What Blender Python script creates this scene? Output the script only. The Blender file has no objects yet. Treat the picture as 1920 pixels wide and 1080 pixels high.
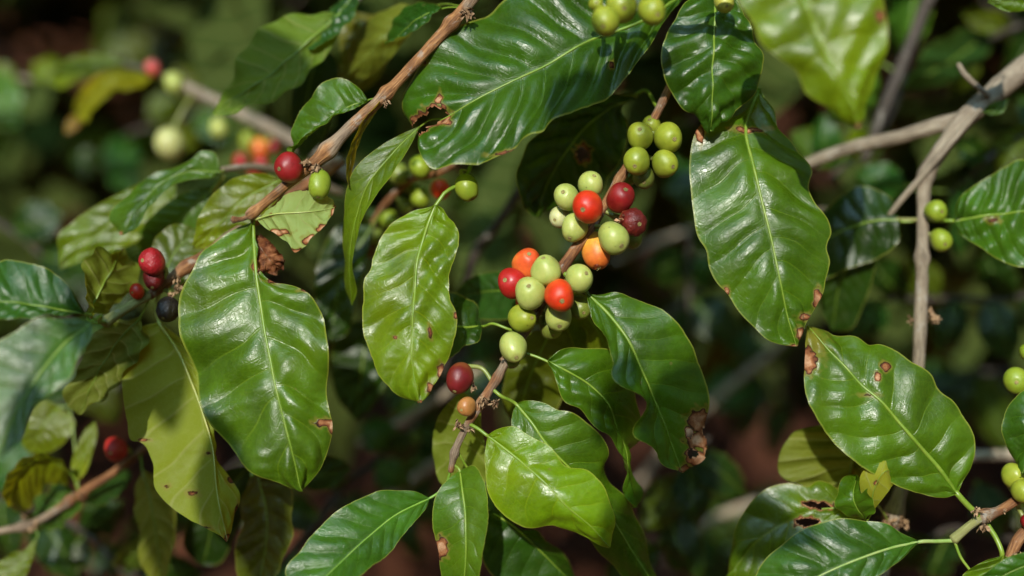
import bpy, math, random
import numpy as np
from mathutils import Vector
random.seed(7); RNG = np.random.default_rng(11)
S = bpy.context.scene; COL = S.collection
# ------------------------------------------------------------------ camera
FL = 50.0; SW = 36.0; D0 = 0.75; PITCH = math.radians(25.0)
CAM = np.array([0.0, -0.70, 1.48])
AX = np.array([1.0, 0, 0]); AF = np.array([0, math.cos(PITCH), -math.sin(PITCH)]); AU = np.array([0, math.sin(PITCH), math.cos(PITCH)])
cd = bpy.data.cameras.new('camera'); co = bpy.data.objects.new('camera', cd); COL.objects.link(co)
co.location = CAM; co.rotation_euler = (math.pi/2 - PITCH, 0, 0)
cd.lens = FL; cd.sensor_width = SW; cd.clip_start = 0.02; cd.clip_end = 500
cd.dof.use_dof = True; cd.dof.focus_distance = D0 - 0.004; cd.dof.aperture_fstop = 1.6; cd.dof.aperture_blades = 0
S.camera = co
K = SW / FL / 1920.0
DSHIFT = 0.0
def P(a):
    """rows of (photo x, photo y, mm behind the focal plane) -> world points"""
    a = np.asarray(a, float); d = D0 + (a[..., 2] + DSHIFT) / 1000.0
    return CAM + d[..., None] * (AF + ((a[..., 0] - 960) * K)[..., None] * AX - ((a[..., 1] - 540) * K)[..., None] * AU)
MM = D0 * K * 1000.0          # mm per photo pixel at the focal plane
# ------------------------------------------------------------------ node helpers
class NT:
    def __init__(s, m):
        m.use_nodes = True; s.t = m.node_tree; s.t.nodes.clear()
    def n(s, ty, **kw):
        x = s.t.nodes.new(ty)
        for k, v in kw.items():
            if k.startswith('i_'):
                x.inputs[k[2:].replace('_', ' ')].default_value = v
            else: setattr(x, k, v)
        return x
    def l(s, a, b): s.t.links.new(a, b)
    def put(s, sock, v):
        if hasattr(v, 'is_output'): s.l(v, sock)
        else: sock.default_value = v
    def math(s, op, a, b=0.0, c=0.0, clamp=False):
        x = s.n('ShaderNodeMath', operation=op, use_clamp=clamp)
        for i, v in enumerate((a, b, c)): s.put(x.inputs[i], v)
        return x.outputs[0]
    def mix(s, f, a, b, mode='MIX'):
        x = s.n('ShaderNodeMix', data_type='RGBA', blend_type=mode)
        s.put(x.inputs[0], f); s.put(x.inputs[6], a); s.put(x.inputs[7], b)
        return x.outputs[2]
    def ss(s, v, lo, hi, a=0.0, b=1.0):
        x = s.n('ShaderNodeMapRange', interpolation_type='SMOOTHSTEP')
        s.put(x.inputs[0], v)
        for i, q in enumerate((lo, hi, a, b)): s.put(x.inputs[i+1], q)
        return x.outputs[0]
    def attr(s, name): return s.n('ShaderNodeAttribute', attribute_name=name)
    def noise(s, co, scale, detail=3, rough=.55, dist=0.0):
        x = s.n('ShaderNodeTexNoise'); s.l(co, x.inputs['Vector'])
        x.inputs['Scale'].default_value = scale; x.inputs['Detail'].default_value = detail
        x.inputs['Roughness'].default_value = rough; x.inputs['Distortion'].default_value = dist
        return x.outputs[0]
    def ramp(s, f, stops):
        x = s.n('ShaderNodeValToRGB'); s.l(f, x.inputs[0]); e = x.color_ramp.elements
        while len(e) < len(stops): e.new(.5)
        for q, (p, c) in zip(e, stops): q.position = p; q.color = c if len(c) == 4 else (*c, 1)
        return x.outputs[0]
def rgba(c): return (c[0], c[1], c[2], 1.0)

def leaf_material(name='leaf_skin', spec=.52, dull=0.0):
    m = bpy.data.materials.new(name); t = NT(m)
    geo = t.n('ShaderNodeNewGeometry'); pos = geo.outputs['Position']; back = geo.outputs['Backfacing']
    oi = t.n('ShaderNodeObjectInfo'); base = oi.outputs['Color']
    pos2 = t.n('ShaderNodeVectorMath', operation='ADD'); t.l(pos, pos2.inputs[0]); t.l(oi.outputs['Location'], pos2.inputs[1])
    ph = t.attr('ph').outputs['Fac']; vv = t.attr('vv').outputs['Fac']; br = t.attr('br').outputs['Fac']
    av = t.math('ABSOLUTE', vv)
    # big mottling + fine speckle
    n1 = t.noise(pos, 28, 4, .6, .4); n2 = t.noise(pos, 330, 2, .6)
    lum = t.math('ADD', t.ss(n1, .3, .72, .72, 1.28), t.math('MULTIPLY', t.math('SUBTRACT', n2, .5), .34))
    lumc = t.n('ShaderNodeCombineColor')
    for i in range(3): t.l(lum, lumc.inputs[i])
    c = t.mix(1.0, base, lumc.outputs[0], 'MULTIPLY')
    yel = t.mix(1.0, base, (1.75, 1.28, .75, 1), 'MULTIPLY')
    c = t.mix(t.ss(t.noise(pos, 17, 3, .5), .52, .75, 0, .55), c, yel)
    # side veins
    fr = t.math('ABSOLUTE', t.math('SUBTRACT', t.math('FRACT', t.math('ADD', ph, .5)), .5))
    vein = t.math('MULTIPLY', t.ss(fr, .010, .038, 1, 0), t.ss(av, .35, .9, .9, .15))
    veinc = t.mix(1.0, base, (2.0, 1.55, 1.6, 1), 'MULTIPLY')
    c = t.mix(t.math('MULTIPLY', vein, .55), c, veinc)
    mid = t.ss(av, .0, .06, .55, 0)
    c = t.mix(mid, c, veinc)
    # net of fine veins
    vo = t.n('ShaderNodeTexVoronoi', feature='DISTANCE_TO_EDGE'); t.l(pos, vo.inputs['Vector']); vo.inputs['Scale'].default_value = 300
    net = t.ss(vo.outputs['Distance'], .0, .09, 1, 0)
    c = t.mix(t.math('MULTIPLY', net, .15), c, veinc)
    # pale margin
    edge = t.ss(av, .962, .992, 0, .75)
    c = t.mix(edge, c, t.mix(.45, (.40, .42, .07, 1), yel))
    c = t.mix(t.ss(t.noise(pos, 95, 5, .7), .55, .8, 0, .09), c, (.22, .22, .14, 1))
    # small specks and scars
    sp = t.n('ShaderNodeTexVoronoi'); t.l(pos, sp.inputs['Vector']); sp.inputs['Scale'].default_value = 75
    spn = t.noise(pos, 60, 1)
    speck = t.math('MULTIPLY', t.ss(sp.outputs['Distance'], .04, .10, 1, 0), t.ss(spn, .60, .64))
    c = t.mix(t.math('MULTIPLY', speck, .45), c, (.20, .17, .05, 1))
    # underside
    under = t.mix(.22, t.mix(1.0, base, (1.5, 1.35, 1.6, 1), 'MULTIPLY'), (.20, .25, .05, 1))
    under = t.mix(t.math('MULTIPLY', t.ss(fr, .02, .07, 1, 0), .35), under, (.34, .36, .12, 1))
    under = t.mix(t.math('MULTIPLY', net, .10), under, (.34, .36, .12, 1))
    c = t.mix(back, c, under)
    # dead tissue: yellow halo, tan middle, dark edge
    nb = t.noise(pos, 260, 4, .65); bq = t.math('ADD', br, t.math('MULTIPLY', t.math('SUBTRACT', nb, .5), .42))
    halo = t.ss(bq, .02, .42, 0, .8)
    c = t.mix(halo, c, (.24, .22, .035, 1))
    bro = t.ss(bq, .42, .52)
    brc = t.ramp(t.math('ADD', t.math('MULTIPLY', t.noise(pos, 150, 4, .7), .9), t.math('MULTIPLY', t.ss(bq, .45, .95), .35)),
                 [(.30, (.020, .009, .006)), (.50, (.13, .040, .015)), (.70, (.30, .125, .05)), (.95, (.55, .34, .20))])
    c = t.mix(bro, c, brc)
    c = t.mix(t.math('MULTIPLY', t.ss(bq, .40, .47), t.ss(bq, .50, .60, .65, 0)), c, (.022, .010, .006, 1))
    # roughness / bump
    ro = t.math('ADD', t.math('ADD', t.ss(t.noise(pos, 45, 3), .35, .7, .26 + dull, .38 + dull), t.ss(t.noise(pos, 210, 4, .7), .40, .75, -.02, .16)), t.math('MULTIPLY', back, .22))
    ro = t.math('ADD', ro, t.math('MULTIPLY', bro, .35), clamp=True)
    h = t.math('ADD', t.math('MULTIPLY', t.noise(pos, 620, 3, .6), .34), t.math('MULTIPLY', net, -.16))
    h = t.math('ADD', h, t.math('MULTIPLY', t.noise(pos, 110, 2, .4), .5))
    sv = t.n('ShaderNodeCombineXYZ'); t.l(t.math('MULTIPLY', ph, 7.0), sv.inputs[0]); t.l(t.math('MULTIPLY', vv, 2.2), sv.inputs[1])
    h = t.math('ADD', h, t.math('MULTIPLY', t.noise(sv.outputs[0], 2.0, 3, .6, .3), .8))
    h = t.math('ADD', h, t.math('MULTIPLY', vein, -1.0))
    h = t.math('ADD', h, t.math('MULTIPLY', t.math('MULTIPLY', bro, t.noise(pos, 300, 4)), 4.0))
    bu = t.n('ShaderNodeBump'); bu.inputs['Strength'].default_value = .5; bu.inputs['Distance'].default_value = .00045
    t.l(h, bu.inputs['Height'])
    p = t.n('ShaderNodeBsdfPrincipled'); t.l(c, p.inputs['Base Color']); t.l(ro, p.inputs['Roughness']); t.l(bu.outputs[0], p.inputs['Normal'])
    t.l(t.math('MULTIPLY', t.math('SUBTRACT', spec, t.math('MULTIPLY', bro, spec * .7)), t.math('SUBTRACT', 1.0, t.math('MULTIPLY', back, .65))), p.inputs['Specular IOR Level'])
    tr = t.n('ShaderNodeBsdfTranslucent')
    tc = t.mix(1.0, c, (2.6, 1.9, .7, 1), 'MULTIPLY'); t.l(tc, tr.inputs[0])
    mx = t.n('ShaderNodeMixShader'); t.l(t.math('SUBTRACT', .42, t.math('MULTIPLY', bro, .32)), mx.inputs[0]); t.l(p.outputs[0], mx.inputs[1]); t.l(tr.outputs[0], mx.inputs[2])
    o = t.n('ShaderNodeOutputMaterial'); t.l(mx.outputs[0], o.inputs[0])
    return m
def rib_material():
    m = bpy.data.materials.new('leaf_rib'); t = NT(m)
    pos = t.n('ShaderNodeNewGeometry').outputs['Position']; base = t.n('ShaderNodeObjectInfo').outputs['Color']
    n = t.noise(pos, 160, 3)
    c = t.mix(t.ss(n, .35, .7), base, t.mix(1.0, base, (.7, .85, .6, 1), 'MULTIPLY'))
    p = t.n('ShaderNodeBsdfPrincipled'); t.l(c, p.inputs['Base Color']); p.inputs['Roughness'].default_value = .38
    p.inputs['Subsurface Weight'].default_value = .15; p.inputs['Subsurface Radius'].default_value = (.002, .002, .0005)
    o = t.n('ShaderNodeOutputMaterial'); t.l(p.outputs[0], o.inputs[0]); return m
def bark_material(name, stops, scale=1.0, rough=.62, grey=False):
    m = bpy.data.materials.new(name); t = NT(m)
    geo = t.n('ShaderNodeNewGeometry'); pos = geo.outputs['Position']
    tt = t.attr('tt').outputs['Fac']; aa = t.attr('aa')
    # stretched along the stem: coordinates (length, around)
    vc = t.n('ShaderNodeCombineXYZ'); t.l(t.math('MULTIPLY', tt, 60 * scale), vc.inputs[0])
    t.l(t.math('MULTIPLY', t.attr('ca').outputs['Fac'], 2.2), vc.inputs[1]); t.l(t.math('MULTIPLY', t.attr('sa').outputs['Fac'], 2.2), vc.inputs[2])
    n = t.noise(vc.outputs[0], 1.6, 6, .68, .6); n3 = t.noise(pos, 60, 3)
    f = t.math('ADD', t.math('MULTIPLY', n, .65), t.math('MULTIPLY', n3, .35))
    c = t.ramp(f, stops)
    big = t.noise(pos, 26, 3, .6)
    if grey: c = t.mix(t.ss(big, .50, .60, 0, .8), c, t.ramp(f, [(.32, (.07, .05, .035)), (.5, (.24, .185, .125)), (.72, (.42, .36, .27))]))
    lich = t.ss(t.noise(pos, 130, 3, .6), .60, .68, 0, .55)
    c = t.mix(lich, c, (.33, .30, .25, 1))
    bu = t.n('ShaderNodeBump'); bu.inputs['Strength'].default_value = .8; bu.inputs['Distance'].default_value = .0012
    t.l(t.math('ADD', n, t.math('MULTIPLY', t.noise(pos, 500, 3), .4)), bu.inputs['Height'])
    p = t.n('ShaderNodeBsdfPrincipled'); t.l(c, p.inputs['Base Color']); p.inputs['Roughness'].default_value = rough
    p.inputs['Specular IOR Level'].default_value = .35
    t.l(bu.outputs[0], p.inputs['Normal'])
    o = t.n('ShaderNodeOutputMaterial'); t.l(p.outputs[0], o.inputs[0]); return m
def cherry_material():
    m = bpy.data.materials.new('cherry_skin'); t = NT(m)
    pos = t.n('ShaderNodeNewGeometry').outputs['Position']; oi = t.n('ShaderNodeObjectInfo'); base = oi.outputs['Color']
    ax = t.attr('tt').outputs['Fac']; rp = t.attr('rp').outputs['Fac']
    n = t.noise(pos, 140, 3, .6); n2 = t.noise(pos, 900, 2)
    c = t.mix(t.ss(n, .35, .7, 0, .6), base, t.mix(1.0, base, (.60, .72, .45, 1), 'MULTIPLY'))
    blot = t.ss(t.noise(pos, 75, 4, .65), .52, .64)
    c = t.mix(t.math('MULTIPLY', blot, t.math('MULTIPLY', rp, .35)), c, t.mix(1.0, base, (1.05, 2.1, 1.2, 1), 'MULTIPLY'))
    c = t.mix(t.math('MULTIPLY', blot, t.math('SUBTRACT', .3, t.math('MULTIPLY', rp, .3))), c, t.mix(1.0, base, (1.2, 1.06, 1.3, 1), 'MULTIPLY'))
    c = t.mix(t.ss(t.math('ADD', ax, t.math('MULTIPLY', t.math('SUBTRACT', n, .5), .5)), .15, .95, .0, 1), c,
              t.mix(rp, t.mix(1.0, c, (1.08, 1.06, 1.1, 1), 'MULTIPLY'), t.mix(1.0, c, (.85, .38, .45, 1), 'MULTIPLY')))
    st_ = t.math('MULTIPLY', t.math('MULTIPLY', rp, .62), t.ss(t.math('ADD', ax, t.math('MULTIPLY', t.math('SUBTRACT', n, .5), .7)), .52, .12))
    c = t.mix(st_, c, (.62, .38, .05, 1))
    c = t.mix(t.ss(n2, .60, .72, 0, .12), c, t.mix(1.0, c, (1.5, 1.4, 1.6, 1), 'MULTIPLY'))
    dot = t.n('ShaderNodeTexVoronoi'); t.l(pos, dot.inputs['Vector']); dot.inputs['Scale'].default_value = 190
    dk = t.math('MULTIPLY', t.ss(dot.outputs['Distance'], .05, .13, 1, 0), t.ss(t.noise(pos, 130, 1), .49, .54))
    c = t.mix(t.math('MULTIPLY', dk, .6), c, (.10, .06, .02, 1))
    wr = t.attr('wr').outputs['Fac']
    bu = t.n('ShaderNodeBump'); bu.inputs['Strength'].default_value = .35; bu.inputs['Distance'].default_value = .0006
    t.l(t.math('ADD', t.noise(pos, 260, 3), t.math('MULTIPLY', t.math('MULTIPLY', wr, t.noise(pos, 330, 4, .6, 1.5)), 6.0)), bu.inputs['Height'])
    p = t.n('ShaderNodeBsdfPrincipled'); t.l(c, p.inputs['Base Color']); t.l(t.ss(t.noise(pos, 200, 2), .3, .7, .36, .50), p.inputs['Roughness'])
    p.inputs['Subsurface Weight'].default_value = .35; p.inputs['Subsurface Radius'].default_value = (.004, .003, .001); p.inputs['Subsurface Scale'].default_value = .5
    t.l(bu.outputs[0], p.inputs['Normal'])
    o = t.n('ShaderNodeOutputMaterial'); t.l(p.outputs[0], o.inputs[0]); return m
def scrap_material(name, a, b):
    m = bpy.data.materials.new(name); t = NT(m); pos = t.n('ShaderNodeNewGeometry').outputs['Position']
    c = t.ramp(t.noise(pos, 420, 4, .7), [(.3, a), (.7, b)])
    p = t.n('ShaderNodeBsdfPrincipled'); t.l(c, p.inputs['Base Color']); p.inputs['Roughness'].default_value = .85
    o = t.n('ShaderNodeOutputMaterial'); t.l(p.outputs[0], o.inputs[0]); return m
def soil_material():
    m = bpy.data.materials.new('soil'); t = NT(m); pos = t.n('ShaderNodeNewGeometry').outputs['Position']
    n = t.noise(pos, 1.4, 6, .65); n2 = t.noise(pos, 22, 6, .7)
    c = t.ramp(t.math('ADD', t.math('MULTIPLY', n, .5), t.math('MULTIPLY', n2, .5)), [(.38, (.03, .011, .006)), (.53, (.20, .06, .020)), (.68, (.46, .16, .055))])
    lit = t.n('ShaderNodeTexVoronoi'); t.l(pos, lit.inputs['Vector']); lit.inputs['Scale'].default_value = 9
    c = t.mix(t.ss(lit.outputs['Distance'], .10, .18, .6, 0), c, (.13, .07, .03, 1))
    bu = t.n('ShaderNodeBump'); bu.inputs['Strength'].default_value = 1; bu.inputs['Distance'].default_value = .04; t.l(n2, bu.inputs['Height'])
    p = t.n('ShaderNodeBsdfPrincipled'); t.l(c, p.inputs['Base Color']); p.inputs['Roughness'].default_value = .95; t.l(bu.outputs[0], p.inputs['Normal'])
    o = t.n('ShaderNodeOutputMaterial'); t.l(p.outputs[0], o.inputs[0]); return m
M_LEAF = leaf_material(); M_FAR = leaf_material('leaf_skin_matte', .12, .3); M_RIB = rib_material(); M_CH = cherry_material(); M_SOIL = soil_material()
M_BROWN = bark_material('reddish_bark', [(.32, (.028, .012, .006)), (.46, (.14, .052, .018)), (.58, (.31, .14, .05)), (.75, (.46, .29, .15))], grey=True)
M_GOLD = bark_material('golden_bark', [(.32, (.035, .015, .007)), (.45, (.18, .075, .024)), (.57, (.40, .19, .065)), (.74, (.56, .38, .20))], grey=True)
M_GREY = bark_material('grey_bark', [(.30, (.05, .038, .026)), (.46, (.20, .155, .105)), (.6, (.34, .28, .20)), (.78, (.48, .42, .33))])
M_DARK = bark_material('dark_bark', [(.30, (.016, .012, .010)), (.5, (.055, .042, .032)), (.75, (.14, .115, .09))])
M_GREEN = bark_material('green_shoot', [(.25, (.14, .12, .04)), (.5, (.25, .25, .08)), (.75, (.36, .36, .14))], 1, .5)
M_TUFT = scrap_material('dried_flower', (.10, .045, .018), (.46, .30, .16))
M_CALYX = scrap_material('calyx_scar', (.09, .055, .018), (.34, .29, .09))
# ------------------------------------------------------------------ mesh helpers
def mesh_obj(name, verts, faces, mat, parent=None, attrs=None, color=None, smooth=True):
    me = bpy.data.meshes.new(name); v = np.asarray(verts, np.float32); f = np.asarray(faces, np.int32)
    k = f.shape[1]
    me.vertices.add(len(v)); me.vertices.foreach_set('co', v.ravel())
    me.loops.add(f.size); me.loops.foreach_set('vertex_index', f.ravel())
    me.polygons.add(len(f)); me.polygons.foreach_set('loop_start', np.arange(0, f.size, k, dtype=np.int32)); me.polygons.foreach_set('loop_total', np.full(len(f), k, np.int32))
    me.update(calc_edges=True); me.validate()
    if smooth: me.polygons.foreach_set('use_smooth', np.ones(len(me.polygons), bool))
    for n, a in (attrs or {}).items():
        at = me.attributes.new(n, 'FLOAT', 'POINT'); at.data.foreach_set('value', np.asarray(a, np.float32))
    me.materials.append(mat)
    o = bpy.data.objects.new(name, me); COL.objects.link(o)
    if parent is not None: put_under(o, parent)
    if color is not None: o.color = rgba(color)
    return o
def put_under(o, parent):
    o.parent = parent
    q = parent; off = Vector((0, 0, 0))
    while q is not None: off += q.location; q = q.parent
    o.matrix_parent_inverse.identity(); o.location = o.location - off
def thing(name, label, cat, loc, group=None):
    o = bpy.data.objects.new(name, None); COL.objects.link(o); o.location = Vector(loc); o.empty_display_size = .02
    o['label'] = label; o['category'] = cat
    if group: o['group'] = group
    return o
def curve(pts, n):
    """smooth resample of a polyline (any columns) at n even arc-length steps"""
    p = np.asarray(pts, float)
    if len(p) == 2: return p[0] + (p[1] - p[0]) * np.linspace(0, 1, n)[:, None]
    d = np.linalg.norm(np.diff(p[:, :2] if p.shape[1] > 3 else p, axis=0), axis=1) + 1e-9; s = np.concatenate([[0], np.cumsum(d)])
    tg = np.zeros_like(p)
    tg[1:-1] = ((p[1:-1] - p[:-2]) / d[:-1, None] * d[1:, None] + (p[2:] - p[1:-1]) / d[1:, None] * d[:-1, None]) / (d[:-1] + d[1:])[:, None]
    tg[0] = (p[1] - p[0]) / d[0]; tg[-1] = (p[-1] - p[-2]) / d[-1]
    def ev(x):
        i = np.clip(np.searchsorted(s, x, side='right') - 1, 0, len(p) - 2); h = d[i]; u = ((x - s[i]) / h)[:, None]; h = h[:, None]
        return (2*u**3 - 3*u**2 + 1) * p[i] + (u**3 - 2*u**2 + u) * h * tg[i] + (-2*u**3 + 3*u**2) * p[i+1] + (u**3 - u**2) * h * tg[i+1]
    q = ev(np.linspace(0, s[-1], n * 6)); dd = np.concatenate([[0], np.cumsum(np.linalg.norm(np.diff(q[:, :3], axis=0), axis=1))])
    xs = np.linspace(0, dd[-1], n)
    return np.stack([np.interp(xs, dd, q[:, j]) for j in range(q.shape[1])], 1)
def tube_data(path, rad, sides=10, rough=0.0, knots=()):
    """path: world points (n,3), rad: (n,) metres"""
    path = np.asarray(path, float); n = len(path); rad = np.asarray(rad, float) * np.ones(n)
    tan = np.gradient(path, axis=0); tan /= np.linalg.norm(tan, axis=1)[:, None] + 1e-12
    ref = np.array([.3, -.8, .5]); ref /= np.linalg.norm(ref)
    e1 = np.cross(tan, ref); e1 /= np.linalg.norm(e1, axis=1)[:, None] + 1e-12; e2 = np.cross(tan, e1)
    a = np.linspace(0, 2*np.pi, sides, endpoint=False)
    ln = np.concatenate([[0], np.cumsum(np.linalg.norm(np.diff(path, axis=0), axis=1))])
    r = rad[:, None] * np.ones((n, sides))
    for kp, kr, kw in knots: r = r * (1 + kr * np.exp(-((ln - kp * ln[-1]) / kw) ** 2))[:, None]
    if rough:
        w = RNG.normal(size=(n, sides)); w = (w + np.roll(w, 1, 1) + np.roll(w, -1, 1)) / 3
        for _ in range(2): w[1:-1] = (w[:-2] + 2*w[1:-1] + w[2:]) / 4
        r = r * (1 + rough * w)
    v = path[:, None, :] + r[..., None] * (np.cos(a)[None, :, None] * e1[:, None, :] + np.sin(a)[None, :, None] * e2[:, None, :])
    v = v.reshape(-1, 3); i = np.arange(n - 1)[:, None] * sides; j = np.arange(sides)[None, :]; j2 = (j + 1) % sides
    f = np.stack([i + j, i + j2, i + sides + j2, i + sides + j], -1).reshape(-1, 4)
    c0, c1 = len(v), len(v) + 1
    v = np.vstack([v, path[0] - tan[0] * rad[0] * .5, path[-1] + tan[-1] * rad[-1] * .7])
    js = np.arange(0, sides, 2); cap = []
    for q in js:
        cap.append([c0, (q + 2) % sides, (q + 1) % sides, q]); b = (n - 1) * sides
        cap.append([c1, b + q, b + (q + 1) % sides, b + (q + 2) % sides])
    f = np.vstack([f, np.array(cap)])
    tt = np.concatenate([np.repeat(ln, sides), [0, ln[-1]]]); ca = np.concatenate([np.tile(np.cos(a), n), [0, 0]]); sa = np.concatenate([np.tile(np.sin(a), n), [0, 0]])
    return v, f, {'tt': tt, 'ca': ca, 'sa': sa}
def join(parts):
    V, F, A, o = [], [], {}, 0
    for v, f, a in parts:
        V.append(v); F.append(np.asarray(f) + o); o += len(v)
        for k, x in a.items(): A.setdefault(k, []).append(x)
    return np.vstack(V), np.vstack(F), {k: np.concatenate(x) for k, x in A.items()}
def tuft(center, size, n, direction=(0, 0, -1), spread=1.0):
    """a bunch of dried shards round a point"""
    V, F = [], []; d0 = np.array(direction, float); d0 /= np.linalg.norm(d0)
    for i in range(n):
        d = d0 + spread * RNG.normal(size=3) * .7; d /= np.linalg.norm(d)
        e = np.cross(d, RNG.normal(size=3)); e /= np.linalg.norm(e); g = np.cross(d, e)
        L = size * RNG.uniform(.5, 1.15); w = size * RNG.uniform(.10, .22); b = np.array(center) + RNG.normal(size=3) * size * .22
        o = len(V) * 1
        k = [b - e*w, b + g*w*.7, b + e*w, b + d*L*.6 + e*w*1.2 + g*w*.5, b + d*L*.6 - e*w*1.1, b + d*L + g*w*RNG.uniform(-2, 2)]
        base = len(V); V += k
        F += [[base, base+1, base+3, base+4], [base+1, base+2, base+3, base+3], [base+4, base+3, base+5, base+5], [base, base+4, base+3, base+2]]
    # quads with a doubled corner are split to triangles
    T = []
    for q in F:
        T.append([q[0], q[1], q[2]])
        if q[3] != q[2]: T.append([q[0], q[2], q[3]])
    return np.array(V), np.array(T)
# ------------------------------------------------------------------ leaves
CAMP = CAM
def lerp_list(x, u):
    if np.isscalar(x): return np.full_like(u, float(x))
    return np.interp(u, np.linspace(0, 1, len(x)), np.asarray(x, float))
NLEAF = 0
def leaf(parent, M, A, B, col, da=0, db=0, under=False, bulge=1.0, wave=1.0, brown=(), holes=(), nv=9, petiole=None, rib=(.19, .27, .03), hero=True, label=None, ribw=1.0, rag=1.0, name='leaf', cup=0.0, phase=None, stemd=None):
    """M midrib (x, y, mm), A and B the two margins from base to tip, all traced in photo pixels; da, db how far (mm) the margins lie behind the midrib"""
    global NLEAF; NLEAF += 1
    col = (col[0] * 1.28, col[1] * 1.20, min(col[2], .002 + .22 * col[2]))
    rr = np.random.default_rng(100 + NLEAF)
    NU, NV = (110, 26) if hero else (44, 10)
    m = curve(M, NU); base, tip = M[0][:2], M[-1][:2]
    ea = curve([base] + list(A) + [tip], NU); eb = curve([base] + list(B) + [tip], NU)
    u = np.linspace(0, 1, NU)
    if rag:
        for e in (ea, eb):
            ctr = m[:, :2]; n_ = e - ctr; ln = np.linalg.norm(n_, axis=1)[:, None] + 1e-6; n_ = n_ / ln
            w = sum(rr.normal() * np.sin(2*np.pi*(f*u + rr.random())) / (f ** .7) for f in (7, 11, 17, 26, 38))
            e += n_ * (w * rag * 1.0 * np.clip(ln[:, 0] / 30, 0, 1))[:, None]
    q = np.linspace(-1, 1, 2*NV + 1); v = np.sign(q) * np.abs(q) ** .9
    G = np.zeros((NU, len(v), 3)); av = np.abs(v)
    za, zb = lerp_list(da, u), lerp_list(db, u)
    for j, x in enumerate(v):
        e, z = (ea, za) if x < 0 else (eb, zb); a = abs(x)
        G[:, j, :2] = m[:, :2] * (1 - a) + e * a
        G[:, j, 2] = m[:, 2] + z * a ** 1.15
    U = u[:, None] * np.ones_like(v)[None, :]; Vv = v[None, :] * np.ones_like(u)[:, None]; AV = np.abs(Vv)
    pxy = G[..., :2].copy()
    W = P(G)
    du = np.gradient(W, axis=0); dv = np.gradient(W, axis=1)
    N = np.cross(du, dv); ln = np.linalg.norm(N, axis=2)[..., None]; N = N / (ln + 1e-12)
    # the upper face looks at the camera (or away from it when the underside shows)
    toc = CAMP - W; s = np.sign((N * toc).sum(2).mean()); s = 1.0 if s == 0 else s
    if under: s = -s
    N = N * s
    width = np.linalg.norm(W[:, 0] - W[:, -1], axis=1).max()
    side = np.where(Vv < 0, 0.0, .37 + .2 * rr.random())
    phs = (U - .13 * AV ** 1.25 - .02*np.sin(AV*3+side*9)) * nv + side + rr.random()
    phs = phs + np.where(Vv < 0, .10*np.sin(6.3*(1.7*U + rr.random())) + .07*np.sin(6.3*(3.1*U + rr.random())), .10*np.sin(6.3*(1.6*U + rr.random())) + .07*np.sin(6.3*(3.3*U + rr.random()))) + .03*np.sin(AV*7 + 20*U)
    tri = np.abs(np.sin(np.pi * phs)) ** .85
    env = np.clip(AV / .28, 0, 1) ** .8 * (1 - .55 * np.clip((AV - .6) / .4, 0, 1)) * np.clip(U / .08, 0, 1) * np.clip((1 - U) / .1, 0, 1)
    amp = bulge * .035 * width
    h = amp * (tri - .55) * env
    h += -.018 * width * np.exp(-(AV / .10) ** 2) * np.clip((1-U)/.15, 0, 1)          # the midrib lies in a furrow
    wv = sum(rr.normal(0, .6) * np.sin(2*np.pi*(f*U + rr.random() + .3*(Vv > 0)*1.7)) for f in (2.3, 3.7, 5.1))
    h += wave * .030 * width * AV ** 2.5 * wv * np.clip(U/.1, 0, 1) * np.clip((1-U)/.1, 0, 1)
    h += wave * .010 * width * sum(rr.normal() * np.sin(2*np.pi*(f*U + g*Vv + rr.random())) for f, g in ((1.1, .4), (2.1, -.7), (3.3, .9), (4.7, 1.3)))
    h += cup * width * AV ** 2
    h += bulge * .0028 * width * np.sin(2*np.pi*(phs*3.1 + 2.2*AV + .4*np.sin(9*U + 7*Vv))) * np.clip(AV/.3, 0, 1) * np.clip((1-AV)/.2, 0, 1) * (.5 + .5*np.sin(5*U*6.28 + 4*Vv + rr.random()*6))
    W = W + N * h[..., None]
    br = np.zeros_like(U)
    jit = 1 + .25*np.sin(pxy[..., 0]*.31 + 1.3*np.sin(pxy[..., 1]*.17)) * np.cos(pxy[..., 1]*.27)
    for (bx, by, rx, ry, *st) in brown:
        d = np.hypot((pxy[..., 0] - bx) / (rx * .85), (pxy[..., 1] - by) / (ry * .85)) * jit
        br = np.maximum(br, (st[0] if st else 1.0) * np.clip(1.25 - .75 * d, 0, 1))
    keep = np.ones((NU - 1, len(v) - 1), bool)
    for (hx, hy, rx, ry) in holes:
        d = np.hypot((pxy[..., 0] - hx) / rx, (pxy[..., 1] - hy) / ry) * jit
        br = np.maximum(br, np.clip(1.9 - 1.1 * d, 0, .95) * (d < 1.6))
        dc = (d[:-1, :-1] + d[1:, :-1] + d[:-1, 1:] + d[1:, 1:]) / 4
        keep &= dc > 1
    nvv = len(v); i = np.arange(NU - 1)[:, None] * nvv; j = np.arange(nvv - 1)[None, :]
    f = np.stack([i + j, i + nvv + j, i + nvv + j + 1, i + j + 1], -1)
    f = f[keep] if holes else f.reshape(-1, 4)
    if s < 0: f = f[:, ::-1]
    ob = mesh_obj(name, W.reshape(-1, 3), f, M_LEAF, parent, {'ph': phs.ravel(), 'vv': Vv.ravel(), 'uu': U.ravel(), 'br': br.ravel()}, col)
    if label: ob['label'] = label
    # midrib ridge and stalk: one tapering strand
    mi = NV; ridge = W[:, mi] + N[:, mi] * (0.0001 if not under else -.0004)
    rw = ribw * np.interp(u, [0, .1, .5, 1], [1.05, .85, .55, .18]) * .00082 * np.clip(width / .05, .45, 1.25)
    stop = NU
    if holes:
        for t_ in range(NU - 1):
            if not keep[t_, mi] and u[t_] > .3: stop = t_; break
    ridge, rw = ridge[:stop], rw[:stop]
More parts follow.
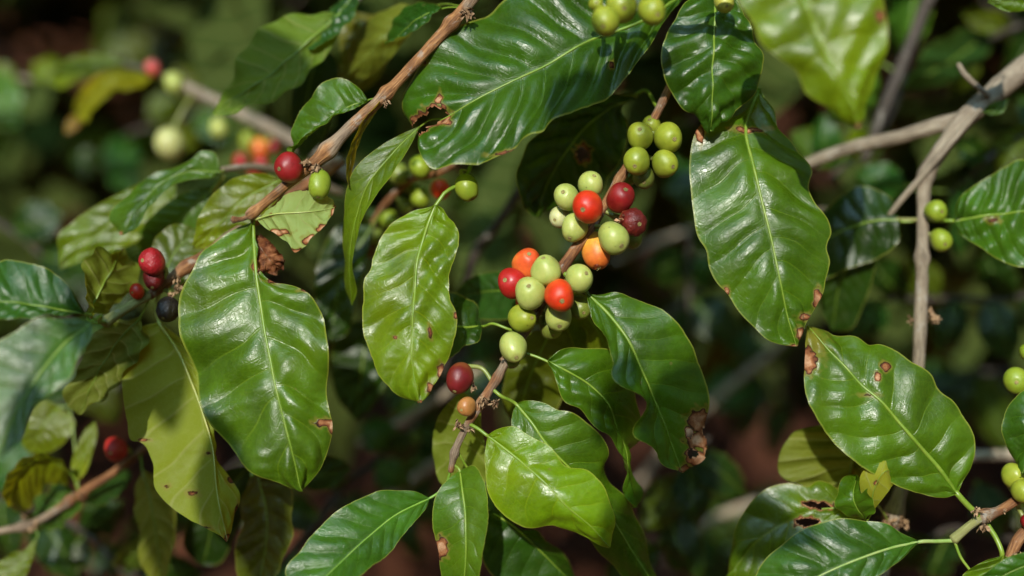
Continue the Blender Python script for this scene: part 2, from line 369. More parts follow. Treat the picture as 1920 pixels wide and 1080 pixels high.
    if petiole is not None:
        pp = np.asarray(petiole, float)
        if pp.ndim == 2:
            pw = P(pp)
        else: pw = np.array([pp])
        st = curve(np.vstack([pw, ridge[0], ridge[3]]), 18)[:-3]
        ridge = np.vstack([st, ridge[1:]]); rw = np.concatenate([np.linspace(rw[0]*1.15, rw[0]*1.05, len(st)), rw[1:]])
    vv_, ff_, aa_ = tube_data(ridge, rw, 8)
    ro = mesh_obj('midrib', vv_, ff_, M_RIB, ob, None, rib)
    return ob
def stem(parent, pts, rad, mat, name='stem', rough=.05, knots=(), n=None, sides=14):
    """pts (x, y, mm), rad in photo pixels"""
    p = np.asarray(pts, float); r = np.asarray(rad, float) * np.ones(len(p))
    q = curve(np.column_stack([P(p), r * MM / 1000 * (D0 + DSHIFT/1000) / D0]), n or max(24, len(p) * 12))
    v, f, a = tube_data(q[:, :3], q[:, 3], sides, rough, [(k, kr, kw * MM / 1000) for k, kr, kw in knots])
    return mesh_obj(name, v, f, mat, parent, a), q[:, :3]
GREEN = (.27, .31, .025); PALE = (.37, .41, .10); LIME = (.22, .29, .02); ORANGE = (.78, .25, .03); RED = (.62, .05, .012); DRED = (.24, .010, .010); REDORANGE = (.80, .11, .015); AMBER = (.78, .36, .05); BLACK = (.02, .013, .012); OLIVE = (.16, .20, .03)
def cherry(parent, x, y, d, r, col, calyx=(0.3, 0.5), path=None, long=1.12, wrinkle=0.0, label=None, ripe=None, far=False, attach=None, hero=True):
    c = P([x, y, d]); R = 1.06 * r * MM / 1000 * (D0 + (d + DSHIFT)/1000) / D0
    cx, cy = calyx; z = math.sqrt(max(0, 1 - cx*cx - cy*cy)); z = -z if far else z
    a = cx * AX - cy * AU - z * AF; a /= np.linalg.norm(a)
    e1 = np.cross(a, AX + .3 * AU); e1 /= np.linalg.norm(e1); e2 = np.cross(a, e1)
    nl, na = (22, 30) if hero else (12, 16)
    th = np.linspace(0.0, np.pi, nl); ph = np.linspace(0, 2*np.pi, na, endpoint=False)
    rr = np.random.default_rng(int(x*7 + y*13)); lob = .055 * np.cos(2*ph)[None, :] * np.sin(th)[:, None]; e0 = rr.normal(0, .034, 5); lob = lob + e0[0]*np.cos(ph + 1)[None, :] * np.cos(th)[:, None] + e0[1]*np.cos(3*ph + 2)[None, :] * np.sin(th)[:, None]**2 + e0[2] * np.cos(2*th)[:, None] + e0[3] * np.cos(3*th + 1)[:, None] * np.sin(th)[:, None]; long = long * (1.03 + rr.uniform(-.03, .06))
    rad = R * (1 + lob + .012 * np.sin(3*ph + rr.random()*6)[None, :] * np.sin(2*th)[:, None])
    if wrinkle: rad = rad * (1 + wrinkle * (np.sin(7*ph + 2*np.sin(3*th)[:, None])) * np.sin(th)[:, None] * .6 + wrinkle * .5 * np.sin(11*ph[None, :] + 9*th[:, None]) * np.sin(th)[:, None])
    h = long * R * np.cos(th)
    h = np.where(th < .33, long * R * (np.cos(.33) - (.33 - th) * .08), h)             # flat face where the flower sat
    h = np.where(th > np.pi - .22, -long * R * (np.cos(.22) - .0), h)
    v = c + h[:, None, None] * a + (rad * np.sin(th)[:, None])[..., None] * (np.cos(ph)[None, :, None] * e1 + np.sin(ph)[None, :, None] * e2)
    i = np.arange(nl - 1)[:, None] * na; j = np.arange(na)[None, :]; j2 = (j + 1) % na
    f = np.stack([i + j, i + na + j, i + na + j2, i + j2], -1).reshape(-1, 4)
    f = f[:, ::-1] if np.dot(np.cross(e1, e2), a) < 0 else f
    ripe = (1.0 if col[0] > .5 else .2) * (1.0 if col[0] > 1.9 * col[1] else 0.0) if ripe is None else ripe
    tt = np.repeat((1 - np.cos(th)) / 2, na)
    ob = mesh_obj('cherry', v.reshape(-1, 3), f, M_CH, parent, {'tt': 1 - tt, 'rp': np.full(nl*na, ripe), 'wr': np.full(nl*na, 1.0 if wrinkle else 0.0)}, col)
    if label: ob['label'] = label
    if hero:
        top = c + a * (long * R * .945); k = 14; ang = np.linspace(0, 2*np.pi, k, endpoint=False); rings = []
        for q, z_ in ((.165, -.03), (.14, .022), (.11, .028), (.085, .0), (.04, .01), (.004, .03)):
            w = q * R * (1 + .10 * np.sin(5*ang + rr.random()*6)); rings.append(top + a * z_ * R + w[:, None] * (np.cos(ang)[:, None] * e1 + np.sin(ang)[:, None] * e2))
        vv = np.vstack(rings); i = np.arange(len(rings) - 1)[:, None] * k; j = np.arange(k)[None, :]; j2 = (j+1) % k
        mesh_obj('calyx', vv, np.stack([i + j, i + j2, i + k + j2, i + k + j], -1).reshape(-1, 4), M_CALYX, ob)
    # stalk to the nearest point of its stem
    if path is not None or attach is not None:
        b = c - a * long * R * .93
        t_ = P(attach) if attach is not None else path[np.argmin(np.linalg.norm(path - b, axis=1))]
        L = np.linalg.norm(t_ - b)
        mid = (b + t_) / 2 - a * min(L * .25, .004)
        q = curve(np.vstack([b + a * R * .1, mid, t_]), 10); v_, f_, a_ = tube_data(q, np.linspace(.0013, .0011, 10), 8)
        mesh_obj('stalk', v_, f_, M_RIB, ob, None, (.24, .26, .07))
    return ob
def tuft_part(parent, x, y, d, size, n, direction=(0, -.3, -1), spread=1.0, mat=None):
    v, f = tuft(P([x, y, d]), size * MM / 1000, n, direction, spread)
    return mesh_obj('dried_flower_tuft', v, f, mat or M_TUFT, parent, smooth=False)
# leaf colours (own tones deep, fresh, yellowing; shade painted into the dark one, sky sheen into the cool)
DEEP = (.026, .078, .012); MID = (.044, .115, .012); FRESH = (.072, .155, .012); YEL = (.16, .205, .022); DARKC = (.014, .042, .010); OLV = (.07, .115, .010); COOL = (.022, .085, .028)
#@@BRANCHES@@
GB = 'coffee branches of the near shrub'
def branch(label, at, cat='branch', group=GB, name='coffee_branch'): return thing(name, label, cat, P(at), group)
# ---------------------------------------------------------------- A: reddish branch, upper left
A = branch('reddish brown branch slanting down from the top edge, one dark red and one green cherry', (1010, -170, 25))
_, pa = stem(A, [(1010, -170, 25), (940, -80, 16), (880, 5, 8), (800, 95, 4), (718, 182, 0), (655, 240, -2), (598, 298, -4), (545, 340, -2), (500, 378, 2), (466, 406, 4)],
             [13, 13, 12, 11, 10.5, 11.5, 12, 9.5, 9, 9], M_GOLD, rough=.07, knots=((.355, .5, 13), (.575, .48, 12), (.76, .5, 18), (.985, .35, 12)), n=160)
stem(A, [(468, 405, 4), (452, 411, 3), (436, 412, 2)], [5, 4.5, 7], M_GOLD, name='twig_stub', rough=.15)
tuft_part(A, 592, 312, -8, 15, 26, (-.3, -.5, -.4), 1.3); tuft_part(A, 575, 306, -9, 12, 18, (-.6, -.6, .2), 1.2)
tuft_part(A, 873, 22, 0, 17, 22, (.3, -.6, -.6)); tuft_part(A, 722, 192, -6, 10, 12, (.4, -.6, -.5)); tuft_part(A, 437, 412, 1, 6, 8, (-1, -.4, 0))
cherry(A, 541, 314, -8, 25, DRED, (-.55, .18), pa, 1.0, label='dark red ripe cherry')
cherry(A, 599, 346, -6, 22, LIME, (-.05, .92), None, 1.22, attach=(601, 318, -4))
leaf(A, [(474, 415, 10), (477, 465, 4), (481, 520, -2), (495, 620, -10), (513, 710, -16), (535, 800, -20), (552, 865, -20), (564, 922, -16)],
     [(440, 430), (405, 452), (378, 472), (363, 505), (336, 563), (339, 612), (351, 655), (366, 725), (398, 797), (430, 838), (467, 882), (510, 902), (545, 916)],
     [(477, 440), (478, 475), (487, 512), (500, 521), (535, 532), (560, 540), (580, 552), (600, 580), (612, 625), (616, 700), (615, 760), (622, 800), (619, 838), (606, 872), (585, 898)],
     (.060, .135, .016), da=[0, 6, 10, 6, 0], db=[0, 2, 4, 10, 4], bulge=1.25, wave=.8, brown=[(606, 793, 22, 9, .9), (622, 800, 10, 14), (480, 500, 8, 12), (520, 526, 26, 5, .8), (575, 545, 18, 5, .7), (616, 866, 6, 6, .8)], petiole=[(468, 404, 3)], nv=7, ribw=1.1,
     label='long leaf eaten away along its upper right edge')
leaf(A, [(482, 411, 4), (520, 402, -4), (560, 400, -9), (600, 396, -6), (630, 388, -2)],
     [(495, 400), (520, 378), (540, 362), (580, 357), (612, 364)], [(498, 427), (520, 441), (540, 457), (553, 473), (572, 460), (592, 437), (610, 423), (622, 405)],
     (.16, .26, .34), da=[0, 8, 8], db=[0, -6, -4], under=True, bulge=1.3, wave=.8, nv=6, brown=[(628, 405, 9, 22), (606, 428, 14, 9), (582, 450, 16, 12), (556, 473, 16, 8), (520, 436, 26, 7), (507, 403, 7, 4, .8)], rib=(.42, .45, .14), petiole=[(470, 406, 3)],
     label='torn pale leaf underside with scorched brown edges', rag=2.4)
leaf(A, [(477, 440, 14), (490, 466, 8), (508, 490, 6), (528, 506, 12)], [(488, 440), (508, 456), (527, 478), (535, 492)], [(468, 455), (470, 482), (486, 506), (506, 514)],
     (.20, .08, .05), bulge=3.5, wave=6, nv=4, brown=[(500, 480, 90, 90, .60)], rib=(.16, .07, .03), label='shrivelled dead brown leaf scrap', rag=3, petiole=[(472, 412, 6)])
leaf(A, [(690, 188, 8), (645, 203, 7), (600, 235, 6), (548, 285, 6)], [(672, 163), (640, 147), (612, 150), (590, 174), (565, 205), (548, 245)], [(668, 205), (640, 210), (600, 238), (562, 262), (540, 282)],
     MID, da=[0, 6, 8, 4], db=[0, -5, -6, -3], bulge=1.2, petiole=[(712, 184, 2)], nv=7)
leaf(A, [(712, 190, -2), (692, 218, 0), (668, 265, 2), (655, 318, 4), (654, 352, 6)], [(703, 200), (683, 222), (661, 265), (648, 318)], [(708, 205), (695, 225), (673, 268), (661, 320)],
     (.17, .17, .03), da=-5, db=8, wave=.4, petiole=[(722, 180, 0)], nv=6, name='leaf', rib=(.30, .25, .09))
leaf(A, [(828, 14, 18), (785, 35, 22), (722, 83, 36)], [(800, 2), (765, 10), (737, 45)], [(808, 33), (778, 56), (745, 74)], COOL, da=14, db=-4, petiole=[(866, 14, 8)], hero=True, nv=6)
leaf(A, [(800, 20, 50), (720, 70, 60), (655, 140, 75)], [(760, 10), (700, 30), (655, 90)], [(770, 60), (730, 110), (680, 145)], (.09, .12, .05), da=10, db=6, hero=False, petiole=[(868, 10, 9)])
# ---------------------------------------------------------------- C: shaded branch behind the big leaf
C = branch('shaded branch behind the big leaf with green cherries in the dark left of centre', (1150, -40, 75))
_, pc = stem(C, [(1150, -40, 75), (1010, 110, 55), (890, 278, 40), (830, 320, 52), (760, 345, 80), (700, 420, 100), (675, 500, 120)], [10, 10, 9, 8, 8, 7, 5], M_BROWN)
leaf(C, [(816, 384, -2), (797, 437, -3), (783, 487, -6), (777, 553, -12), (773, 627, -16), (774, 693, -18), (787, 754, -16)],
     [(800, 388), (765, 400), (733, 421), (711, 453), (699, 485), (697, 502), (683, 524), (681, 560), (680, 613), (689, 647), (699, 680), (720, 713), (735, 732), (763, 750)],
     [(826, 388), (840, 406), (853, 420), (860, 437), (860, 458), (853, 483), (843, 512), (842, 535), (844, 563), (856, 590), (857, 607), (850, 643), (843, 667), (834, 686), (827, 702), (812, 721), (801, 744)],
     (.098, .185, .012), da=[0, 4, 6, 4], db=[0, 0, 4, 6, 2], bulge=1.05, wave=.8, nv=8, brown=[(828, 700, 9, 22, .95), (808, 728, 10, 12, .8), (806, 622, 6, 17, .72), (791, 754, 10, 5), (741, 633, 6, 4, .75), (855, 592, 6, 8, .75)], petiole=[(886, 284, 38), (879, 320, 16), (862, 345, 4), (836, 360, 0)], ribw=1.2,
     label='upright glossy leaf with a browned tip, hanging alone')
cherry(C, 875, 352, 4, 22, LIME, (.45, .85), None, 1.12, attach=(874, 322, 14))
leaf(C, [(788, 236, 10), (735, 288, 4), (690, 345, 2), (662, 430, 6), (654, 510, 14), (660, 572, 24)], [(757, 250), (715, 272), (685, 295), (660, 326), (647, 370), (644, 440), (645, 500), (650, 545)], [(770, 272), (748, 308), (720, 346), (702, 372), (684, 402), (668, 450), (662, 487), (664, 525), (669, 548)],
     (.08, .15, .02), da=[0, 4, 8], db=[0, -8, -4, 0], bulge=.7, wave=.7, nv=9, petiole=[(905, 250, 40), (850, 225, 25)])
for x, y, d, r, c in ((787, 312, 58, 20, LIME), (747, 325, 75, 20, OLIVE), (788, 370, 85, 18, LIME), (825, 355, 80, 17, REDORANGE), (730, 412, 98, 17, LIME), (701, 440, 105, 17, OLIVE), (697, 405, 108, 14, OLIVE), (712, 470, 112, 17, OLIVE), (768, 345, 92, 17, OLIVE), (676, 440, 112, 15, LIME), (760, 385, 95, 15, OLIVE), (690, 465, 110, 16, (.12, .02, .01))):
    cherry(C, x, y, d, r, c, (.3, .5), pc, hero=False)
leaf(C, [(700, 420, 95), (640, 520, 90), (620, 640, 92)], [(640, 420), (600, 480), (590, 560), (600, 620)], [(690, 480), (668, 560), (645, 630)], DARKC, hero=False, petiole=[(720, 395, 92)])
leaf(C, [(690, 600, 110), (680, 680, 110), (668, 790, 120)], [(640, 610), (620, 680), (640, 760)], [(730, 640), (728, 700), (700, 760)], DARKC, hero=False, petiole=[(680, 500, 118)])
# ---------------------------------------------------------------- B: the fruiting branch in the middle
B = branch('central branch hanging down, set with tight clusters of green, orange and red cherries', (1420, -190, 35))
_, pb = stem(B, [(1420, -190, 35), (1345, -60, 25), (1295, 70, 22), (1250, 175, 14), (1205, 262, 10), (1165, 330, 8), (1132, 388, 8), (1106, 432, 2), (1078, 468, 0), (1052, 506, 2), (1020, 562, 8), (988, 618, 8), (952, 672, 2), (928, 715, 0), (914, 737, 0), (893, 770, 0), (868, 812, 2), (851, 855, 3), (845, 884, 5)],
             [13, 12, 11, 8.5, 8.5, 8.5, 8.5, 8.5, 10, 11, 9.5, 8.5, 8, 8, 8.5, 8.5, 7, 6.5, 5.5], M_BROWN, rough=.07, knots=((.49, .25, 14), (.66, .25, 14), (.845, .35, 14), (.885, .3, 12), (.972, .45, 9)), n=220)
leaf(B, [(1290, -18, 22), (1203, 40, 8), (1120, 68, 2), (1017, 123, -4), (917, 173, -5), (843, 213, -3), (778, 243, 4)],
     [(1240, -70), (1130, -75), (1010, -40), (940, 0), (917, 17), (890, 30), (853, 57), (823, 87), (793, 117), (770, 157), (752, 190), (757, 214)],
     [(1272, 10), (1240, 54), (1213, 97), (1173, 140), (1140, 177), (1107, 200), (1073, 213), (1040, 231), (1020, 253), (987, 264), (960, 281), (920, 291), (887, 303), (853, 308), (807, 313), (786, 287)],
     (.032, .095, .013), da=[0, 12, 16, 10], db=[0, -10, -16, -16, -8], bulge=1.35, wave=1.0, nv=10, brown=[(823, 186, 8, 14), (835, 228, 14, 8), (1147, 122, 6, 6, .85), (955, 283, 50, 5, .75), (795, 118, 8, 5, .7)], holes=[(818, 213, 19, 11), (800, 224, 20, 9), (786, 240, 14, 10)], petiole=[(1308, 30, 21)], ribw=1.15, rag=1.6,
     label='largest dark glossy leaf with deep side veins and a torn tip')
leaf(B, [(1196, 178, 42), (1140, 205, 38), (1085, 255, 36), (1040, 320, 38), (1005, 405, 48)], [(1168, 205), (1175, 255), (1164, 300), (1137, 345), (1085, 395)], [(1150, 175), (1080, 195), (1010, 245), (976, 300), (970, 350), (982, 395)],
     (.022, .065, .014), da=[0, 10, 10], db=-6, bulge=1.5, nv=7, holes=[(1092, 288, 12, 14)], petiole=[(1236, 205, 14)], label='dark shaded leaf with a small hole behind the big leaf')
leaf(B, [(1344, -40, 4), (1341, 40, -6), (1338, 117, -12), (1335, 200, -12), (1333, 246, -8)], [(1300, -10), (1270, 28), (1250, 65), (1240, 97), (1247, 150), (1273, 195), (1297, 218), (1318, 234)], [(1378, 0), (1403, 37), (1414, 77), (1431, 103), (1428, 137), (1416, 167), (1393, 200), (1366, 225)],
     (.030, .088, .016), da=4, db=[0, 4, 14, 4], bulge=1.1, nv=7, petiole=[(1344, -62, 25)], label='dark pointed leaf above the long hanging leaf')
leaf(B, [(1425, 165, 24), (1400, 236, 8), (1411, 300, -2), (1425, 360, -8), (1448, 450, -14), (1466, 540, -16), (1482, 610, -14), (1494, 649, -12)],
     [(1375, 190), (1335, 215), (1310, 237), (1294, 285), (1295, 353), (1300, 400), (1310, 447), (1323, 468), (1330, 503), (1346, 533), (1362, 549), (1380, 577), (1410, 610), (1440, 637), (1472, 647)],
     [(1436, 186), (1453, 213), (1455, 233), (1480, 267), (1507, 297), (1524, 320), (1517, 354), (1530, 383), (1548, 403), (1559, 433), (1550, 467), (1555, 490), (1546, 527), (1540, 560), (1521, 590), (1507, 624)],
     (.050, .125, .013), da=[0, 6, 6, 0], db=[0, 10, 6, 8, 2], bulge=1.0, wave=.7, nv=9, brown=[(1534, 562, 10, 22), (1508, 594, 16, 8, .95), (1500, 625, 9, 14), (1489, 650, 16, 5), (1405, 243, 40, 6, .85), (1312, 250, 10, 20, .95), (1362, 545, 6, 12, .8), (1360, 215, 60, 25, .0)], petiole=[(1318, 20, 22), (1345, 80, 34), (1395, 150, 32)], ribw=1.15,
     label='long hanging leaf with brown patches near its tip')
leaf(B, [(1100, 548, 0), (1140, 587, -6), (1180, 640, -12), (1213, 713, -12), (1245, 790, -6), (1280, 886, 2)],
     [(1107, 550), (1160, 552), (1207, 563), (1240, 580), (1273, 613), (1293, 640), (1312, 677), (1325, 715), (1327, 750), (1326, 785), (1322, 830), (1312, 862)],
     [(1103, 573), (1117, 607), (1140, 653), (1153, 682), (1152, 710), (1163, 722), (1190, 740), (1205, 755), (1200, 790), (1191, 813), (1213, 837), (1237, 851), (1248, 872)],
     MID, da=[0, 8, 14, 12], db=[0, -6, -10, -14, -4], bulge=.7, wave=1.0, nv=8, brown=[(1312, 790, 24, 26, .95), (1306, 825, 22, 16), (1310, 860, 26, 18), (1285, 880, 14, 8)], holes=[(1293, 812, 7, 10), (1326, 812, 8, 9), (1296, 850, 9, 8), (1322, 850, 8, 9)], petiole=[(1058, 512, 0), (1082, 538, -2)], ribw=1.3, rag=1.8,
     label='leaf with a burnt black and tan lower edge')
leaf(B, [(1025, 677, -2), (1065, 697, -3), (1107, 722, -2), (1150, 775, 2), (1176, 850, 8), (1190, 952, 14)],
     [(1052, 656), (1100, 652), (1145, 655), (1178, 700), (1198, 760), (1193, 815), (1182, 842), (1178, 868), (1192, 895), (1203, 920)], [(1033, 688), (1045, 724), (1060, 753), (1087, 765), (1104, 788), (1124, 808), (1144, 818), (1160, 843), (1169, 872), (1171, 920)],
     MID, da=[0, 10, 16, 6], db=[0, -6, -4, -8], bulge=.7, wave=1.2, nv=8, petiole=[(960, 660, 3), (990, 664, 0)], ribw=1.1)
leaf(B, [(968, 758, 2), (997, 793, -4), (1020, 827, -6), (1080, 890, -2), (1140, 960, 8), (1190, 1040, 18), (1236, 1110, 24)],
     [(975, 754), (1022, 756), (1045, 768), (1070, 772), (1100, 792), (1128, 818), (1142, 852), (1137, 882), (1142, 903), (1173, 935), (1194, 970), (1210, 1010), (1221, 1050), (1231, 1080)], [(962, 772), (960, 797), (975, 840), (1005, 885), (1060, 950), (1120, 1030), (1175, 1085)],
     (.052, .125, .014), da=[0, 2, 12, 10], db=[0, 8, 10], bulge=.8, wave=1.0, nv=9, petiole=[(922, 728, 0), (937, 741, -2)], ribw=1.3)
leaf(B, [(914, 817, -4), (973, 863, -13), (1023, 907, -20), (1063, 950, -22), (1107, 987, -20), (1143, 1026, -14)],
     [(933, 805), (960, 799), (993, 817), (1033, 840), (1057, 870), (1100, 880), (1123, 900), (1143, 940), (1150, 967), (1147, 1000)], [(912, 832), (911, 880), (917, 927), (934, 957), (963, 977), (993, 991), (1033, 987), (1070, 997), (1107, 1014)],
     (.105, .21, .010), da=[0, 4, 8, 8], db=[0, 5, 9, 6], bulge=.9, wave=.8, nv=6, petiole=[(876, 793, 1), (895, 803, -2)], ribw=1.2, label='bright yellow green leaf under the branch tip')
leaf(B, [(900, 762, 22), (868, 805, 28), (850, 860, 32), (852, 926, 36)], [(872, 738), (830, 768), (812, 815), (813, 860), (826, 905)], [(902, 790), (910, 840), (917, 895), (885, 920)], OLV, under=True, bulge=.5, hero=True, nv=6, petiole=[(914, 742, 2)], rib=(.30, .32, .08))
leaf(B, [(862, 882, 4), (866, 915, -4), (871, 955, -10), (873, 1000, -14), (870, 1080, -14), (862, 1150, -8)], [(842, 897), (820, 923), (812, 950), (811, 987), (820, 1022), (828, 1080), (845, 1125)], [(887, 872), (907, 900), (914, 937), (916, 973), (907, 1020), (899, 1080), (880, 1130)],
     (.055, .14, .022), da=[0, 10, 14], db=[0, -6, -10], bulge=.4, wave=.5, nv=8, brown=[(828, 1027, 14, 22)], petiole=[(847, 868, 4)], ribw=1.3, label='narrow leaf hanging from the branch tip with a dark brown spot')
leaf(B, [(806, 934, 8), (740, 967, -2), (690, 1007, -12), (640, 1052, -22), (565, 1125, -34)], [(783, 923), (750, 919), (707, 921), (670, 937), (638, 954), (600, 987), (567, 1027), (535, 1075)], [(800, 951), (783, 973), (753, 1007), (738, 1028), (705, 1057), (660, 1090), (610, 1120)],
     (.035, .115, .030), da=[0, 4, 6], db=[0, -8, -12], bulge=1.0, wave=.5, nv=9, petiole=[(846, 878, 5), (832, 915, 10)], rib=(.20, .34, .05))
leaf(B, [(917, 958, 22), (960, 985, 24), (1010, 1030, 28), (1090, 1110, 36)], [(930, 956), (975, 992), (1007, 994), (1034, 1021), (1061, 1051), (1084, 1085)], [(905, 990), (905, 1050), (960, 1110), (1040, 1130)], (.020, .070, .014), da=[0, 14, 16], bulge=.6, nv=7, petiole=[(860, 850, 4), (900, 920, 16)])
leaf(B, [(903, 612, 14), (850, 612, 22), (790, 622, 36), (735, 645, 50)], [(896, 580), (873, 557), (846, 546), (800, 560), (760, 600)], [(906, 624), (873, 650), (843, 673), (800, 682), (760, 668)], (.018, .055, .016), da=10, db=-8, hero=True, nv=7, petiole=[(982, 626, 8), (953, 617, 4), (925, 607, 6)], bulge=.8)
leaf(B, [(1052, 590, 28), (1000, 690, 42), (965, 800, 55)], [(1000, 600), (955, 680), (945, 760)], [(1100, 620), (1075, 700), (1020, 790)], (.06, .085, .012), hero=False, petiole=[(1040, 530, 6)])
leaf(B, [(1060, 540, 20), (1120, 620, 35), (1180, 760, 55)], [(1110, 560), (1160, 640), (1190, 720)], [(1060, 600), (1090, 680), (1130, 750)], (.075, .11, .012), hero=False, petiole=[(1045, 520, 5)])
leaf(B, [(1010, 560, 30), (935, 545, 45), (850, 560, 70)], [(980, 520), (920, 510), (870, 530)], [(980, 590), (920, 600), (870, 590)], (.02, .07, .03), hero=False, petiole=[(1030, 545, 8)])
CH_B = [(1253, 258, -2, 26, GREEN, (.3, .2), 0), (1222, 236, 14, 18, GREEN, (-.3, -.5), 0), (1200, 255, -6, 24.5, GREEN, (-.1, -.38), 0), (1247, 307, -3, 24, GREEN, (.5, .3), 0), (1194, 302, -8, 24.5, GREEN, (-.22, .45), 0), (1207, 333, 4, 20, OLIVE, (-.05, .5), 0), (1180, 330, 22, 16, OLIVE, (0, .6), 0),
        (1063, 370, -2, 24, PALE, (-.3, -.3), 0), (1107, 346, 4, 22.5, PALE, (.25, -.6), 0), (1163, 371, -4, 26, DRED, (.3, -.5), 0), (1050, 407, 8, 19, (.50, .50, .24), (-.5, .3), 0), (1077, 427, -4, 24, PALE, (-.35, .75), 0), (1118, 470, 3, 28, AMBER, (.12, .93), 1), (1150, 446, -11, 28, PALE, (.42, .5), 0), (1102, 388, -17, 28, RED if 0 else (.66, .065, .012), (-.35, .22), 0), (1185, 446, 16, 18, OLIVE, (.3, .6), 0),
        (961, 531, 0, 26.5, (.42, .015, .012), (-.5, -.2), 0), (989, 494, 4, 26, (.80, .22, .04), (.1, -.6), 0), (985, 566, 14, 19, REDORANGE, (.2, .6), 0), (1024, 507, -13, 26, PALE, (-.2, -.8), 0), (994, 550, -14, 27, PALE, (-.1, -.45), 0), (1086, 522, -8, 25, PALE, (.45, -.35), 0), (1087, 577, 8, 21, OLIVE, (.3, .4), 0), (1032, 612, 14, 22, OLIVE, (.2, .7), 0), (1047, 592, -3, 26, PALE, (.05, .68), 0), (1049, 554, -18, 28, (.74, .085, .012), (.12, .33), 0), (979, 597, -5, 24, GREEN, (.62, -.05), 1),
        (962, 651, -10, 25, PALE, (.2, .58), 1), (958, 672, 4, 17, OLIVE, (.2, .9), 0), (862, 709, -2, 24, (.16, .010, .012), (-.3, .8), 1), (875, 762, -5, 17, (.42, .19, .055), (-.5, .3), 0)]
lab = {(1102, 388): 'glossy orange red cherry at the front of the middle cluster', (1163, 371): 'dark red cherry', (1118, 470): 'amber cherry with a drop at its tip', (1049, 554): 'orange red cherry at the front of the lower cluster', (961, 531): 'deep red cherry', (989, 494): 'orange cherry', (862, 709): 'single purplish red cherry low on the branch', (875, 762): 'small withered amber cherry'}
for x, y, d, r, c, ca, ln in CH_B:
    cherry(B, x, y, d, r, c, ca, pb, 1.2 if ln else 1.06, label=lab.get((x, y)))
cherry(B, 1186, 416, -6, 25, (.16, .016, .012), (.4, .2), pb, 1.05, wrinkle=.11, label='shrivelled dark red cherry')
tuft_part(B, 1168, 408, -12, 13, 5, (-.8, -.4, .2), .6, scrap_material('dry_husk', (.30, .12, .05), (.55, .33, .18)))
v_, f_, a_ = tube_data(curve(P([(1115, 494, -1), (1119, 499, -2), (1120, 503, -2), (1120, 508, -2)]), 10), np.array([.0006, .0012, .0017, .0021, .0023, .0023, .0021, .0016, .0009, .0002]), 12)
mw = bpy.data.materials.new('water'); t = NT(mw); g = t.n('ShaderNodeBsdfGlass'); g.inputs['IOR'].default_value = 1.33; g.inputs['Roughness'].default_value = 0; oo = t.n('ShaderNodeOutputMaterial'); t.l(g.outputs[0], oo.inputs[0])
mesh_obj('water_drop', v_, f_, mw, B)
for x, y, d, s, n in ((905, 752, -6, 13, 20), (928, 752, -4, 14, 22), (888, 722, -4, 12, 16), (860, 795, -4, 14, 18), (880, 805, -4, 9, 10), (965, 632, -6, 9, 10), (942, 670, -4, 8, 8), (1010, 578, 6, 10, 12), (1128, 400, 0, 8, 10)): tuft_part(B, x, y, d, s, n)
# ---------------------------------------------------------------- D: left branch ending in a pale green cut tip
D = branch('left branch with dark red cherries, a blackened cherry and a pale green stub end', (640, 300, 60))
_, pd = stem(D, [(640, 300, 60), (520, 385, 45), (440, 437, 36), (390, 475, 31), (345, 504, 28), (300, 540, 24), (280, 555, 21)], [12, 12, 11.5, 11, 11, 10, 9], M_BROWN, rough=.08, knots=((.80, .35, 18),))
stem(D, [(282, 553, 21), (250, 570, 18), (215, 592, 15), (196, 605, 13)], [8, 9, 10, 12], M_GREEN, name='stub_end', rough=.04)
cherry(D, 289, 517, 15, 19, (.17, .007, .010), (.05, .75), pd, 1.45, wrinkle=.035, label='long wrinkled dark red cherry'); cherry(D, 285, 491, 8, 24, (.30, .010, .014), (-.55, -.1), None, .98, wrinkle=.02, attach=(308, 522, 18), label='dark red cherry on top of the pair'); cherry(D, 257, 546, 16, 14, RED, (-.5, .2), pd, .9)
cherry(D, 315, 580, 14, 20, BLACK, (-.2, .7), pd, 1.15, wrinkle=.06, label='blackened dried cherry')
for x, y, d, s, n in ((335, 535, 18, 16, 18), (320, 550, 16, 12, 14), (328, 520, 18, 14, 14)): tuft_part(D, x, y, d, s, n, mat=M_TUFT)
leaf(D, [(298, 604, 26), (335, 660, 24), (361, 720, 20), (383, 780, 16), (400, 843, 10), (407, 920, 4), (425, 1015, 0)], [(262, 615), (240, 648), (230, 695), (231, 740), (238, 790), (248, 826), (268, 832), (283, 862), (293, 920), (320, 950), (353, 973), (391, 994), (415, 1006)], [(345, 640), (380, 690), (402, 740), (405, 800), (402, 830), (404, 866), (417, 877), (437, 903), (450, 928), (443, 967), (431, 1002)],
     (.105, .155, .010), under=True, bulge=.8, wave=.6, nv=8, da=[0, 4, -4], db=[0, 4, 6], brown=[(428, 1010, 8, 12), (433, 900, 10, 12, .6), (360, 925, 16, 8, .6), (312, 912, 10, 6, .6), (270, 826, 14, 5, .7), (445, 960, 6, 24, .6), (390, 850, 14, 7, .55), (382, 990, 30, 6, .5)], petiole=[(303, 540, 24), (292, 575, 25)], rib=(.36, .36, .09),
     label='yellowing leaf underside with a sunlit middle')
leaf(D, [(264, 596, 24), (215, 650, 26), (180, 710, 30), (150, 777, 36)], [(225, 598), (165, 636), (147, 690), (121, 735), (126, 764)], [(276, 640), (242, 690), (208, 735), (178, 756)], (.05, .075, .012), under=True, nv=7, petiole=[(282, 556, 21)], da=4, db=-6, wave=1.2)
leaf(D, [(165, 592, 14), (177, 558, 18), (205, 512, 26), (228, 468, 36)], [(170, 560), (159, 522), (158, 492), (180, 468)], [(192, 584), (234, 560), (262, 530), (252, 488)], (.07, .11, .014), under=True, nv=6, da=-12, db=14, petiole=[(200, 603, 12), (178, 606, 6)], wave=1.0)
